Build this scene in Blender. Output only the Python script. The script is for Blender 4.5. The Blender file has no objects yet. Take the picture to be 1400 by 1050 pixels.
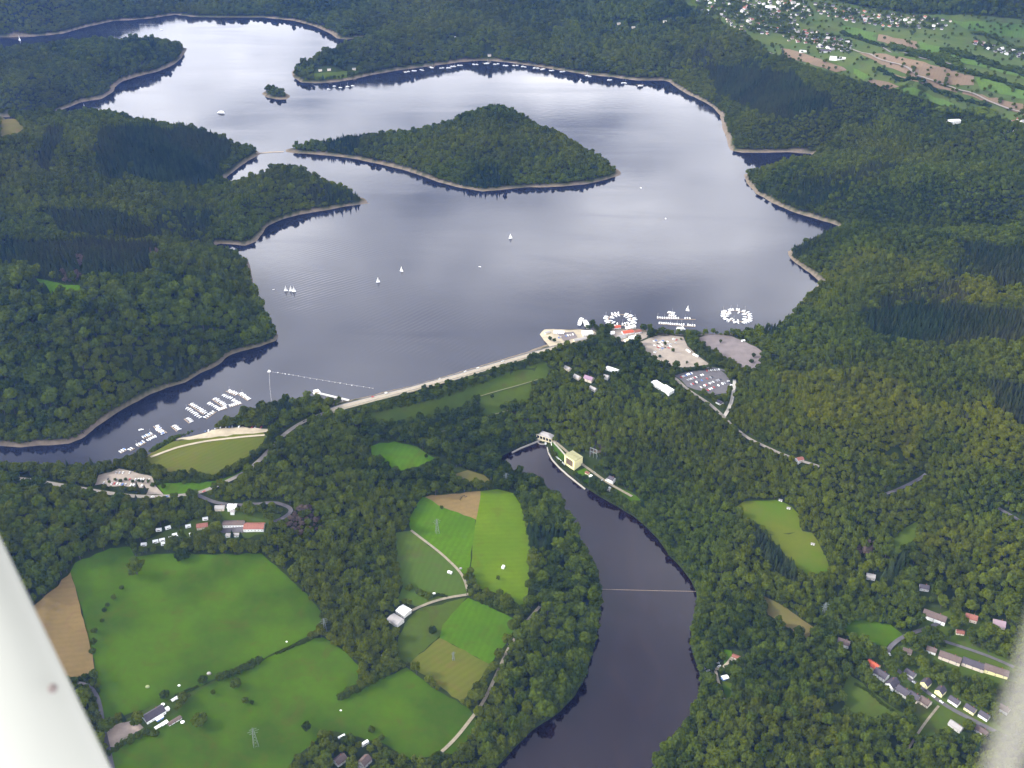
import bpy, bmesh, math, random
import numpy as np
from mathutils import Vector, Matrix
from mathutils.geometry import delaunay_2d_cdt

S = bpy.context.scene
COL = S.collection
R = math.radians
rng = np.random.default_rng(7)
random.seed(7)

# ------------------------------------------------------------------ camera, sky, sun, exposure
F_PX, PITCH, CAM_Z = 1435.0, R(31.5), 1000.0
SP, CP = math.sin(PITCH), math.cos(PITCH)
cam_d = bpy.data.cameras.new('camera')
cam_d.sensor_width = 36.0
cam_d.lens = 36.0 * F_PX / 1400.0
cam_d.clip_start = 0.05
cam_d.clip_end = 40000.0
cam_d.dof.use_dof = True
cam_d.dof.focus_distance = 2200.0
cam_d.dof.aperture_fstop = 4.4
cam = bpy.data.objects.new('camera', cam_d)
COL.objects.link(cam)
cam.location = (0, 0, CAM_Z)
cam.rotation_euler = (R(90) - PITCH, 0, 0)
S.camera = cam

SUN_AZ = math.atan2(-1.0, 0.06)          # from +Y towards +X
SUN_EL = R(35)
SUN_DIR = Vector((math.sin(SUN_AZ) * math.cos(SUN_EL), math.cos(SUN_AZ) * math.cos(SUN_EL), math.sin(SUN_EL)))
sun_d = bpy.data.lights.new('sun', 'SUN')
sun_d.energy = 5.0
sun_d.angle = R(0.6)
sun_d.color = (1.0, 0.94, 0.84)
sun = bpy.data.objects.new('sun', sun_d)
COL.objects.link(sun)
sun.rotation_euler = SUN_DIR.to_track_quat('Z', 'Y').to_euler()

S.view_settings.view_transform = 'Standard'
S.view_settings.look = 'None'
S.view_settings.gamma = 1.0
S.view_settings.use_curve_mapping = False
S.view_settings.exposure = 0.04
S.cycles.max_bounces = 6
S.cycles.diffuse_bounces = 2
S.cycles.glossy_bounces = 3
S.cycles.transmission_bounces = 3
S.cycles.volume_bounces = 1
S.cycles.transparent_max_bounces = 4
S.cycles.caustics_reflective = False
S.cycles.caustics_refractive = False

W = bpy.data.worlds.new('World')
S.world = W
W.use_nodes = True


class NT:
    """small helper for building node trees"""
    def __init__(self, tree):
        self.t = tree
        tree.nodes.clear()

    def n(self, kind, ins=None, **props):
        nd = self.t.nodes.new(kind)
        for k, v in props.items():
            setattr(nd, k, v)
        for k, v in (ins or {}).items():
            sock = nd.inputs[k]
            if isinstance(v, bpy.types.NodeSocket):
                self.t.links.new(v, sock)
            else:
                sock.default_value = v
        return nd

    def math(self, op, a, b=0.0, clamp=False):
        return self.n('ShaderNodeMath', {0: a, 1: b}, operation=op, use_clamp=clamp).outputs[0]

    def ramp(self, fac, stops):
        nd = self.n('ShaderNodeValToRGB', {0: fac})
        el = nd.color_ramp.elements
        while len(el) < len(stops):
            el.new(0.5)
        for e, (p, c) in zip(el, stops):
            e.position = p
            e.color = (c, c, c, 1) if isinstance(c, (int, float)) else (*c, 1)
        return nd.outputs[0]

    def mix(self, f, a, b):
        nd = self.n('ShaderNodeMix', data_type='RGBA')
        for i, v in ((0, f), (6, a), (7, b)):
            if isinstance(v, bpy.types.NodeSocket):
                self.t.links.new(v, nd.inputs[i])
            else:
                nd.inputs[i].default_value = v if i == 0 else (*v, 1)
        return nd.outputs[2]


SKY_STRENGTH = 0.09
CLOUD_SHIFT = (-0.8, 1.3, 0.0)
nt = NT(W.node_tree)
sky = nt.n('ShaderNodeTexSky', sky_type='NISHITA', sun_disc=False, sun_elevation=SUN_EL, sun_rotation=SUN_AZ)
geo = nt.n('ShaderNodeTexCoord')
sep = nt.n('ShaderNodeSeparateXYZ', {0: geo.outputs['Generated']})
zz = nt.math('ADD', nt.math('MAXIMUM', sep.outputs[2], 0.0), 0.10)
px_ = nt.math('DIVIDE', sep.outputs[0], zz)
py_ = nt.math('DIVIDE', sep.outputs[1], zz)
vec = nt.n('ShaderNodeCombineXYZ', {0: px_, 1: py_, 2: 0.0}).outputs[0]
n1 = nt.n('ShaderNodeTexNoise', {'Vector': vec, 'Scale': 0.62, 'Detail': 7.0, 'Roughness': 0.52, 'Distortion': 0.35})
# broken cumulus: gaps overhead, closing up and showing its sunlit sides towards the horizon all round
low = nt.ramp(sep.outputs[2], [(0.0, 1.0), (0.75, 0.0)])
cov = nt.math('ADD', n1.outputs[0], nt.math('MULTIPLY', low, 0.16))
cover = nt.ramp(cov, [(0.42, 0.0), (0.60, 1.0)])
n2 = nt.n('ShaderNodeTexNoise', {'Vector': nt.n('ShaderNodeVectorMath', {0: vec, 1: CLOUD_SHIFT}, operation='ADD').outputs[0], 'Scale': 1.25, 'Detail': 5.0, 'Roughness': 0.55})
low2 = nt.math('MULTIPLY', low, low)
tn = nt.math('ADD', nt.math('ADD', nt.math('MULTIPLY', n2.outputs[0], 3.2), -1.06), nt.math('MULTIPLY', low2, 0.42))
tone = nt.ramp(tn, [(0.20, (11.5, 12.2, 13.6)), (0.95, (56.0, 55.6, 56.0))])
dotn = nt.n('ShaderNodeVectorMath', {0: geo.outputs['Generated'], 1: tuple(SUN_DIR)}, operation='DOT_PRODUCT').outputs['Value']
glow = nt.math('ADD', 1.0, nt.math('MULTIPLY', nt.math('POWER', nt.math('MAXIMUM', dotn, 0.0), 2.0), 1.3))
tone = nt.n('ShaderNodeVectorMath', {0: tone, 'Scale': glow}, operation='SCALE').outputs[0]
skyc = nt.mix(cover, sky.outputs[0], tone)
bg = nt.n('ShaderNodeBackground', {'Color': skyc, 'Strength': SKY_STRENGTH})
nt.n('ShaderNodeOutputWorld', {0: bg.outputs[0]})

# ------------------------------------------------------------------ picture rays and terrain
def unproj(u, v, h=0.0):
    """point at height h on the sight line through photo pixel (u, v)"""
    a, b = (np.asarray(u, float) - 700.0) / F_PX, (np.asarray(v, float) - 525.0) / F_PX
    t = (CAM_Z - h) / (SP + b * CP)
    return t * a, t * (CP - b * SP)


def proj(x, y, z):
    dz = np.asarray(z) - CAM_Z
    depth = y * CP - dz * SP
    up = y * SP + dz * CP
    depth = np.maximum(depth, 1.0)
    return 700 + F_PX * x / depth, 525 - F_PX * up / depth


LAKE_PX = [(-260, 612), (-60, 612), (0, 610), (30, 611), (60, 609), (95, 607), (115, 598), (133, 583), (155, 568), (175, 555), (205, 540), (230, 530),
 (255, 523), (270, 513), (290, 504), (302, 497), (310, 487), (330, 480), (360, 472), (379, 465), (379, 456), (370, 440), (360, 420), (350, 400),
 (346, 385), (344, 370), (340, 357), (325, 349), (305, 343), (292, 337), (300, 333), (335, 336), (350, 330), (365, 310), (385, 300), (410, 293), (450, 287),
 (480, 281), (507, 278), (498, 272), (470, 260), (440, 250), (410, 245), (370, 247), (335, 256), (313, 254), (309, 243), (330, 226),
 (352, 213), (357, 209), (345, 204), (318, 200), (280, 193), (240, 187), (200, 182), (150, 174), (110, 168), (60, 166), (0, 168), (-200, 176), (-260, 160),
 (-60, 158), (0, 160), (50, 159), (75, 157), (85, 150), (110, 140), (140, 135), (155, 125), (158, 118), (165, 112), (190, 104), (215, 98),
 (235, 90), (248, 80), (256, 66), (236, 63.5), (205, 61), (150, 67), (110, 67), (75, 71), (0, 76), (-300, 78), (-300, 54), (-100, 53), (0, 51), (45, 50),
 (86, 46), (117, 37), (154, 29), (199, 26), (240, 20), (262, 23), (300, 24), (360, 24), (400, 28), (430, 36), (450, 45), (462, 53),
 (474, 54), (498, 51), (530, 50), (545, 56), (520, 63), (490, 70), (460, 78), (430, 87), (405, 93), (398, 98), (402, 107), (412, 113), (430, 114),
 (460, 112), (480, 109), (510, 102), (540, 97), (570, 93), (600, 89), (630, 85), (655, 83), (670, 83), (700, 86), (740, 92), (770, 97),
 (800, 102), (840, 106), (870, 110), (905, 110), (915, 112), (925, 120), (940, 129), (960, 138), (975, 147), (985, 158), (988, 175),
 (992, 187), (998, 206), (1015, 209), (1040, 209), (1075, 208), (1108, 210), (1112, 216), (1075, 226), (1040, 233), (1016, 238), (1022, 252),
 (1035, 265), (1055, 277), (1085, 290), (1110, 298), (1135, 305), (1150, 311), (1130, 321), (1100, 332), (1076, 345), (1085, 357),
 (1100, 368), (1115, 380), (1121, 387), (1112, 396), (1100, 408), (1088, 422), (1078, 436), (1062, 447), (1042, 453), (1010, 455), (985, 456),
 (955, 457), (938, 458), (926, 457), (905, 455), (888, 452), (868, 449), (846, 449), (827, 450), (810, 451), (793, 450), (768, 450), (744, 450),
 (738, 455), (742, 462), (748, 471), (720, 481), (679, 494), (625, 510), (563, 527), (508, 540), (480, 546), (455, 552), (440, 550), (428, 548),
 (408, 552), (369, 556), (341, 566), (318, 575), (300, 583), (286, 592), (262, 598), (243, 600), (231, 606), (209, 620), (190, 626), (163, 634), (140, 637),
 (86, 641), (34, 640), (0, 639), (-260, 644)]
ISLE_PX = [(385, 207), (400, 209), (430, 211), (460, 214), (490, 218), (520, 225), (550, 232), (575, 240), (600, 249), (630, 257), (660, 262),
 (690, 259), (720, 256), (750, 256), (780, 254), (800, 252), (820, 248), (840, 242), (851, 238), (842, 230), (820, 216), (790, 202), (760, 190),
 (735, 180), (700, 168), (670, 163), (640, 166), (600, 178), (560, 186), (500, 189), (460, 194), (420, 200), (395, 203)]
ISLET_PX = [(358, 128), (364, 133), (378, 136), (392, 136), (398, 132), (390, 127), (378, 124), (366, 122)]
RES_PX = [(680, 627), (690, 638), (710, 646), (740, 661), (760, 681), (775, 701), (790, 731), (805, 756), (815, 781), (822, 811), (820, 841),
 (815, 871), (808, 901), (798, 931), (785, 953), (768, 971), (745, 987), (722, 1003), (700, 1025), (670, 1060), (600, 1180), (930, 1180), (905, 1090), (893, 1050), (905, 1020),
 (922, 1006), (938, 990), (951, 966), (958, 945), (957, 920), (950, 900), (943, 880), (945, 860), (950, 840), (954, 815), (945, 795),
 (930, 775), (915, 760), (903, 741), (888, 725), (868, 707), (843, 692), (818, 678), (798, 665), (783, 652), (763, 637), (751, 622), (748, 611), (737, 602),
 (720, 607), (702, 615)]
RES_Z = -60.0


def world_poly(pxs, h):
    a = np.array(pxs, float)
    x, y = unproj(a[:, 0], a[:, 1], h)
    return np.stack([x, y], 1)


LAKE, ISLE, ISLET = (world_poly(p, 0.0) for p in (LAKE_PX, ISLE_PX, ISLET_PX))
RESV = world_poly(RES_PX, RES_Z)


def inside(poly, x, y):
    x = np.asarray(x, float)
    y = np.asarray(y, float)
    out = np.zeros(x.shape, bool)
    x0, y0 = poly.min(0)
    x1, y1 = poly.max(0)
    m = (x >= x0) & (x <= x1) & (y >= y0) & (y <= y1)
    if not m.any():
        return out
    xs, ys = x[m], y[m]
    r = np.zeros(xs.shape, bool)
    n = len(poly)
    for i in range(n):
        ax, ay = poly[i]
        bx, by = poly[(i + 1) % n]
        if ay == by:
            continue
        c = ((ay > ys) != (by > ys)) & (xs < (bx - ax) * (ys - ay) / (by - ay) + ax)
        r ^= c
    out[m] = r
    return out


def edge_dist(poly, x, y, closed=True):
    d2 = np.full(x.shape, 1e12, np.float32)
    n = len(poly)
    x = x.astype(np.float32)
    y = y.astype(np.float32)
    for i in range(n if closed else n - 1):
        ax, ay = poly[i]
        bx, by = poly[(i + 1) % n]
        dx, dy = bx - ax, by - ay
        L = dx * dx + dy * dy + 1e-9
        t = np.clip(((x - ax) * dx + (y - ay) * dy) / L, 0, 1)
        q = (x - ax - t * dx) ** 2 + (y - ay - t * dy) ** 2
        np.minimum(d2, q, out=d2)
    return np.sqrt(d2)


def value_noise(x, y, scale, seed=0):
    """smooth lattice noise in -1..1"""
    g = np.random.default_rng(seed).uniform(-1, 1, (256, 256))
    u, v = x / scale + 1000.37, y / scale + 1000.11
    i, j = np.floor(u).astype(int), np.floor(v).astype(int)
    fu, fv = u - i, v - j
    fu = fu * fu * (3 - 2 * fu)
    fv = fv * fv * (3 - 2 * fv)
    a, b = g[i % 256, j % 256], g[(i + 1) % 256, j % 256]
    c, d = g[i % 256, (j + 1) % 256], g[(i + 1) % 256, (j + 1) % 256]
    return (a * (1 - fu) + b * fu) * (1 - fv) + (c * (1 - fu) + d * fu) * fv


def sstep(a, b, x):
    t = np.clip((x - a) / (b - a), 0, 1)
    return t * t * (3 - 2 * t)


# heights read off the hills: photo pixel and height above the lake
CTRL = [
 # near left hill
 (300, 420, 45), (250, 400, 62), (200, 350, 92), (265, 352, 66), (330, 347, 28), (130, 395, 92), (70, 390, 96), (0, 380, 112), (0, 470, 78), (100, 460, 78), (180, 450, 66),
 (250, 460, 45), (150, 520, 34), (60, 550, 36), (-150, 420, 110), (-150, 520, 70), (0, 335, 100), (100, 333, 100), (-250, 300, 160), (330, 440, 22), (220, 332, 76), (290, 341, 12),
 # hill with plantations
 (250, 300, 42), (200, 310, 70), (130, 300, 92), (60, 290, 110), (100, 240, 112), (200, 240, 92), (290, 240, 36), (280, 280, 30), (0, 250, 140), (150, 166, 104), (75, 160, 128), (0, 165, 150),
 (250, 181, 70), (215, 180, 78), (300, 195, 44), (335, 203, 20), (185, 176, 90), (250, 215, 70), (-200, 200, 190), (305, 310, 16), (275, 320, 20), (185, 325, 60),
 # knoll
 (410, 228, 44), (440, 236, 38), (380, 232, 36), (340, 246, 18), (470, 252, 22), (420, 262, 30), (350, 290, 30), (380, 275, 36), (320, 310, 18),
 # far left spit
 (200, 56, 52), (150, 61, 58), (110, 62, 64), (60, 68, 78), (0, 72, 92), (60, 110, 60), (100, 120, 34), (150, 90, 46), (0, 120, 90), (0, 145, 46), (210, 80, 30), (235, 61, 30), (-150, 110, 90), (30, 90, 84),
 # far shore hills
 (0, 20, 90), (80, 15, 100), (130, 5, 120), (200, 5, 90), (300, 5, 90), (380, 5, 100), (460, 20, 80), (440, 5, 100), (520, 20, 90), (560, 25, 90), (620, 10, 85), (700, 10, 75), (560, -10, 115), (0, -20, 170), (250, -20, 200), (400, -40, 250), (0, -60, 250), (800, -20, 140), (620, 45, 60), (660, 50, 60),
 # long wooded peninsula and slope below the plateau
 (480, 62, 46), (520, 48, 54), (560, 42, 54), (600, 44, 46), (440, 78, 30), (560, 65, 48), (640, 60, 26), (700, 60, 28), (760, 50, 46), (800, 70, 42), (860, 80, 34), (880, 40, 76), (940, 70, 66), (1000, 60, 120),
 (960, 30, 122), (1000, 110, 52), (1050, 130, 76), (1030, 170, 56), (1100, 170, 74), (1150, 170, 96), (1060, 80, 130), (1100, 95, 140), (1180, 120, 148), (1250, 140, 150), (1280, 160, 146), (1080, 195, 30), (1120, 188, 44), (1220, 170, 96),
 # plateau
 (1020, 10, 160), (1100, 20, 160), (1100, 50, 152), (1200, 30, 160), (1200, 80, 155), (1300, 60, 160), (1390, 40, 165), (1390, 100, 160), (1390, 150, 172), (1300, 130, 176), (1330, 170, 166), (1395, 175, 172), (1560, 120, 176), (1560, 40, 190), (1250, -10, 230), (1390, 5, 235), (1050, -20, 215), (1600, -40, 260),
 # right hand spurs
 (1060, 225, 28), (1110, 214, 50), (1180, 197, 88), (1250, 184, 112), (1310, 178, 130), (1380, 190, 150), (1140, 200, 26), (1180, 188, 50), (1250, 174, 86), (1240, 215, 90), (1330, 220, 120), (1150, 250, 66), (1100, 250, 44), (1250, 250, 96), (1330, 260, 110), (1200, 290, 40), (1290, 285, 66), (1380, 280, 90), (1500, 250, 150),
 (1110, 321, 28), (1160, 314, 48), (1220, 318, 70), (1290, 319, 88), (1380, 317, 102), (1200, 306, 22), (1280, 308, 38), (1360, 304, 58), (1140, 350, 46), (1200, 370, 72), (1300, 370, 100), (1400, 380, 120), (1150, 420, 52), (1220, 450, 70), (1300, 440, 92), (1400, 460, 110), (1540, 400, 140), (1105, 440, 30), (1080, 470, 22),
 (1100, 520, 46), (1160, 540, 62), (1250, 530, 72), (1350, 540, 84), (1400, 600, 76), (1050, 560, 22), (1100, 590, 42), (1180, 620, 42), (1280, 600, 46), (1320, 650, 44), (1230, 640, 26), (1400, 680, 44), (1540, 600, 90),
 # valley floor right of the lower reservoir
 (1000, 540, 6), (1010, 590, 6), (1090, 630, 12), (1160, 660, 12), (1210, 678, 10), (1262, 650, 18), (1330, 700, 20), (1380, 745, 20), (1060, 700, -18), (1120, 770, -26), (1030, 650, -6), (960, 640, -14), (900, 600, -14), (960, 590, -6), (920, 680, -38), (1000, 760, -36), (1070, 845, -36), (980, 850, -50),
 (1180, 860, -32), (1230, 760, -14), (1300, 800, -14), (1390, 830, -12), (1230, 920, -38), (1330, 900, -34), (1380, 980, -40), (1100, 930, -38), (1040, 960, -40), (1150, 1010, -36), (1000, 1030, -40), (1250, 1040, -42), (1540, 900, 0), (1540, 750, 40), (1420, 1100, -40), (1000, 905, -52), (1090, 1100, -40),
 # foot of the dam, power station
 (785, 632, -54), (835, 660, -54), (860, 685, -55), (765, 610, -52), (815, 610, -34), (720, 595, -50), (680, 610, -48), (830, 560, -14), (780, 560, -22), (850, 520, 2), (800, 500, 2), (740, 530, -12), (700, 565, -34), (650, 590, -42), (690, 540, -16), (620, 560, -24), (560, 570, -16), (600, 590, -36), (520, 575, -10),
 # dam crest and car parks
 (470, 556, 6), (520, 543, 6), (580, 527, 6), (640, 510, 6), (700, 493, 6), (760, 476, 6), (800, 466, 6), (830, 466, 7), (920, 480, 7), (1000, 480, 8), (965, 522, 7), (1040, 500, 12), (870, 480, 6), (950, 500, 7), (900, 530, 2),
 # left shore by the boat harbour
 (400, 590, 7), (360, 600, 6), (280, 625, 6), (210, 640, 6), (270, 665, 6), (170, 655, 6), (60, 662, 8), (330, 650, 5), (440, 566, 8), (390, 560, 10), (350, 572, 9), (-150, 670, 10), (100, 675, 6), (390, 690, 0), (310, 690, -2), (300, 720, -12), (220, 735, -14), (430, 600, 2), (480, 590, -10), (500, 640, -24), (430, 680, -12), (400, 740, -20),
 # meadows
 (550, 625, -34), (640, 655, -42), (620, 700, -46), (700, 700, -49), (700, 780, -51), (600, 790, -46), (545, 840, -42), (680, 860, -52), (610, 915, -47), (500, 760, -36), (470, 850, -38), (370, 780, -22), (250, 770, -18), (250, 850, -22), (380, 870, -30), (150, 780, -10), (90, 830, -4), (50, 760, 6), (100, 720, 2), (150, 900, -16),
 (215, 975, -24), (300, 960, -30), (400, 960, -36), (500, 950, -44), (480, 1040, -44), (600, 1000, -49), (680, 960, -53), (300, 1040, -34), (150, 1030, -24), (0, 900, 10), (-150, 800, 30), (-150, 1000, 10), (300, 1150, -36), (500, 1150, -48), (600, 1100, -54), (760, 880, -54), (740, 960, -56), (790, 800, -55), (770, 740, -54),
]
isl_c = [(680, 152, 58), (650, 160, 50), (720, 166, 48), (760, 184, 34), (800, 205, 22), (600, 178, 34), (560, 184, 26), (500, 187, 20), (440, 195, 12), (640, 200, 48), (690, 200, 46), (740, 215, 34), (790, 228, 18), (600, 215, 24), (540, 205, 20), (680, 235, 20), (830, 236, 8)]

cx, cy, ch = [], [], []
for u, v, h in CTRL + isl_c:
    x, y = unproj(u, v, h)
    cx.append(x); cy.append(y); ch.append(h)
for poly, lev, step in ((LAKE, 2.0, 1), (ISLE, 2.0, 2), (RESV, RES_Z + 2, 2)):
    for p in poly[::step]:
        cx.append(p[0]); cy.append(p[1]); ch.append(lev)
for x, y, h in ((-7000, 3000, 200), (7000, 3000, 230), (-9000, 9000, 280), (0, 7500, 280), (3000, 7000, 280), (-3500, 7000, 280), (9000, 9000, 300), (0, 14000, 320), (-2500, 500, 60), (2500, 500, 60), (0, 100, -50), (-9000, 14000, 320), (9000, 14000, 320), (-1500, 100, 0), (1500, 100, 10)):
    cx.append(x); cy.append(y); ch.append(h)
C = np.stack([cx, cy], 1) / 1000.0
CH = np.array(ch)


def tps_kernel(r2):
    return 0.5 * r2 * np.log(r2 + 1e-9)


nC = len(C)
d2 = ((C[:, None] - C[None]) ** 2).sum(-1)
K = tps_kernel(d2) + np.eye(nC) * 2e-4
Pm = np.c_[np.ones(nC), C]
A = np.block([[K, Pm], [Pm.T, np.zeros((3, 3))]])
sol = np.linalg.solve(A, np.r_[CH, np.zeros(3)])
Wt, Af = sol[:nC], sol[nC:]

NR, NCOL = 560, 620
Y0, Y1 = 380.0, 15000.0
ys = np.exp(np.linspace(math.log(Y0), math.log(Y1), NR))
ss = np.linspace(-1, 1, NCOL)


def half_width(y):
    return y * 0.72 + 330.0


GX = ss[None, :] * half_width(ys)[:, None]
GY = np.repeat(ys[:, None], NCOL, 1)


def tps(x, y):
    sh = x.shape
    q = np.stack([x.ravel(), y.ravel()], 1) / 1000.0
    out = np.empty(len(q))
    for i in range(0, len(q), 20000):
        b = q[i:i + 20000].astype(np.float32)
        r2 = ((b[:, None, :] - C[None].astype(np.float32)) ** 2).sum(-1)
        out[i:i + 20000] = tps_kernel(r2) @ Wt + Af[0] + b @ Af[1:]
    return out.reshape(sh)


def upsample(a):
    """half resolution rows and columns back to the full grid"""
    ri = np.linspace(0, a.shape[0] - 1, NR)
    ci = np.linspace(0, a.shape[1] - 1, NCOL)
    r0 = np.minimum(ri.astype(int), a.shape[0] - 2)
    c0 = np.minimum(ci.astype(int), a.shape[1] - 2)
    fr, fc = (ri - r0)[:, None], (ci - c0)[None]
    return ((a[r0][:, c0] * (1 - fc) + a[r0][:, c0 + 1] * fc) * (1 - fr) + (a[r0 + 1][:, c0] * (1 - fc) + a[r0 + 1][:, c0 + 1] * fc) * fr)


half = (np.linspace(0, NR - 1, NR // 2 + 1), np.linspace(0, NCOL - 1, NCOL // 2 + 1))
hy = np.exp(np.interp(half[0], np.arange(NR), np.log(ys)))
hx = np.interp(half[1], np.arange(NCOL), ss)[None] * half_width(hy)[:, None]
hyy = np.repeat(hy[:, None], hx.shape[1], 1)
T = upsample(tps(hx, hyy))


def signed(polys_in, holes, x, y):
    d = np.minimum.reduce([edge_dist(p, x, y) for p in polys_in + holes])
    w = np.zeros(x.shape, bool)
    for p in polys_in:
        w |= inside(p, x, y)
    for p in holes:
        w &= ~inside(p, x, y)
    return np.where(w, d, -d)              # positive on the water


SL = signed([LAKE], [ISLE, ISLET], GX, GY) + 2.0 * value_noise(GX, GY, 28, 1) + 1.0 * value_noise(GX, GY, 11, 2)
SR = signed([RESV], [], GX, GY) + 1.2 * value_noise(GX, GY, 20, 3)
DAM_LINE = np.array([unproj(u, v, 6) for u, v in ((452, 561), (470, 555), (508, 545), (563, 531), (625, 514), (679, 498), (720, 486), (752, 477), (775, 471))])
DD = edge_dist(DAM_LINE, GX, GY, False)


def compose():
    und = (1 + 0.5 * sstep(300, 800, GX)) * 11 * value_noise(GX, GY, 330, 4) - 13 * (1 - np.abs(value_noise(GX, GY, 240, 8))) ** 3 + 5 + 6 * value_noise(GX, GY, 150, 5) + 2.0 * value_noise(GX, GY, 70, 6)
    far = sstep(900, 2600, GY)
    hill = sstep(14, 60, T) * (0.75 + 0.35 * far)
    h = np.clip(T + und * hill, -59, 340)
    land_l, land_r = -SL, -SR
    below = (GY < 2050) & (h < 0)
    # ground by the lake climbs out of the water
    up = np.where(below, 0, np.maximum(h, 3.0))
    k = sstep(6, 75, land_l)
    bank = np.minimum(land_l * 0.33, 4.0)
    near_lake = bank + (np.maximum(h, 4.0) - 4.0) * k
    h1 = np.where(below & (land_l > 12), h, near_lake)
    h1 = np.where(land_l < 0, np.maximum(land_l * 0.35, -14), h1)
    # lower reservoir
    bank_r = RES_Z + np.minimum(land_r * 0.4, 3.0)
    kr = sstep(2, 45, land_r)
    h2 = np.where(land_r < 0, RES_Z + np.maximum(land_r * 0.4, -12), bank_r * (1 - kr) + np.maximum(h1, RES_Z + 3) * kr)
    h = np.where(land_r < 45, h2, h1)
    # dam crest
    kd = 1 - sstep(7, 16, DD)
    kd = np.where(SL > -1, 0, kd)
    return h * (1 - kd) + 5.4 * kd


GH = compose()
LY0, LYS = math.log(Y0), (math.log(Y1) - math.log(Y0)) / (NR - 1)


def lookup(field, x, y):
    x = np.asarray(x, float)
    y = np.maximum(np.asarray(y, float), Y0 + 0.01)
    r = np.clip((np.log(y) - LY0) / LYS, 0, NR - 1.001)
    c = np.clip((x / half_width(y) + 1) / 2 * (NCOL - 1), 0, NCOL - 1.001)
    i, j = r.astype(int), c.astype(int)
    fr, fc = r - i, c - j
    return ((field[i, j] * (1 - fc) + field[i, j + 1] * fc) * (1 - fr) + (field[i + 1, j] * (1 - fc) + field[i + 1, j + 1] * fc) * fr)


def ground(x, y):
    return lookup(GH, x, y)


def surface(x, y):
    z = lookup(GH, x, y)
    return np.where(lookup(SL, x, y) > 0, np.maximum(z, 0), np.where(lookup(SR, x, y) > 0, np.maximum(z, RES_Z), z))


def hit(u, v):
    """first point of the land or water met by the sight line of a photo pixel"""
    u = np.atleast_1d(np.asarray(u, float))
    v = np.atleast_1d(np.asarray(v, float))
    a, b = (u - 700) / F_PX, (v - 525) / F_PX
    ts = np.exp(np.linspace(math.log(750), math.log(14000), 900))
    X = a[:, None] * ts
    Yv = (CP - b * SP)[:, None] * ts
    Z = CAM_Z - (SP + b * CP)[:, None] * ts
    D = Z - surface(X, Yv)
    k = np.argmax(D < 0, 1)
    k = np.maximum(k, 1)
    i = np.arange(len(u))
    d0, d1 = D[i, k - 1], D[i, k]
    f = np.clip(d0 / (d0 - d1 + 1e-9), 0, 1)
    t = ts[k - 1] + (ts[k] - ts[k - 1]) * f
    return a * t, (CP - b * SP) * t


def hit1(u, v):
    x, y = hit([u], [v])
    return float(x[0]), float(y[0]), float(surface(x, y)[0])


# ------------------------------------------------------------------ materials
def mat(name, color, rough=0.8, noise=0.0, scale=0.05, color2=None, metallic=0.0, spec=0.3, detail=4.0):
    m = bpy.data.materials.new(name)
    m.use_nodes = True
    t = NT(m.node_tree)
    if noise or color2:
        tc = t.n('ShaderNodeTexCoord')
        nz = t.n('ShaderNodeTexNoise', {'Vector': tc.outputs['Object'], 'Scale': scale, 'Detail': detail, 'Roughness': 0.62})
        f = t.ramp(nz.outputs[0], [(0.32, 0.0), (0.68, 1.0)])
        c2 = color2 or tuple(c * (1 - noise) for c in color)
        colr = t.mix(f, color, c2)
    else:
        colr = (*color, 1)
    b = t.n('ShaderNodeBsdfPrincipled', {'Base Color': colr, 'Roughness': rough, 'Metallic': metallic, 'Specular IOR Level': spec})
    t.n('ShaderNodeOutputMaterial', {0: b.outputs[0]})
    return m


def foliage_mat(name, dark, light, olive):
    m = bpy.data.materials.new(name)
    m.use_nodes = True
    t = NT(m.node_tree)
    at = t.n('ShaderNodeAttribute', attribute_name='tint', attribute_type='INSTANCER')
    sepn = t.n('ShaderNodeSeparateColor', {0: at.outputs['Color']})
    leaf = t.n('ShaderNodeAttribute', attribute_name='leaf', attribute_type='GEOMETRY')
    oi = t.n('ShaderNodeObjectInfo')
    rnd = t.math('ADD', sepn.outputs[0], t.math('MULTIPLY', oi.outputs['Random'], t.math('SUBTRACT', 1.0, sepn.outputs[2])))
    f = t.math('ADD', t.math('MULTIPLY', rnd, 0.68), t.math('MULTIPLY', leaf.outputs['Fac'], 0.32), True)
    c = t.mix(f, dark, light)
    c = t.mix(sepn.outputs[1], c, olive)
    d = t.n('ShaderNodeBsdfDiffuse', {'Color': c, 'Roughness': 0.9})
    tr = t.n('ShaderNodeBsdfTranslucent', {'Color': c})
    mx = t.n('ShaderNodeMixShader', {0: 0.22, 1: d.outputs[0], 2: tr.outputs[0]})
    t.n('ShaderNodeOutputMaterial', {0: mx.outputs[0]})
    return m


M = {}
M['leaf'] = foliage_mat('broad leaves', (0.016, 0.028, 0.004), (0.080, 0.108, 0.009), (0.100, 0.106, 0.006))
M['needle'] = foliage_mat('needles', (0.012, 0.026, 0.010), (0.040, 0.063, 0.020), (0.07, 0.065, 0.022))
M['dry'] = foliage_mat('dry twigs', (0.045, 0.035, 0.030), (0.10, 0.075, 0.06), (0.12, 0.09, 0.05))
M['bark'] = mat('bark', (0.06, 0.048, 0.036), 0.95, 0.4, 2.0)


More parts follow.
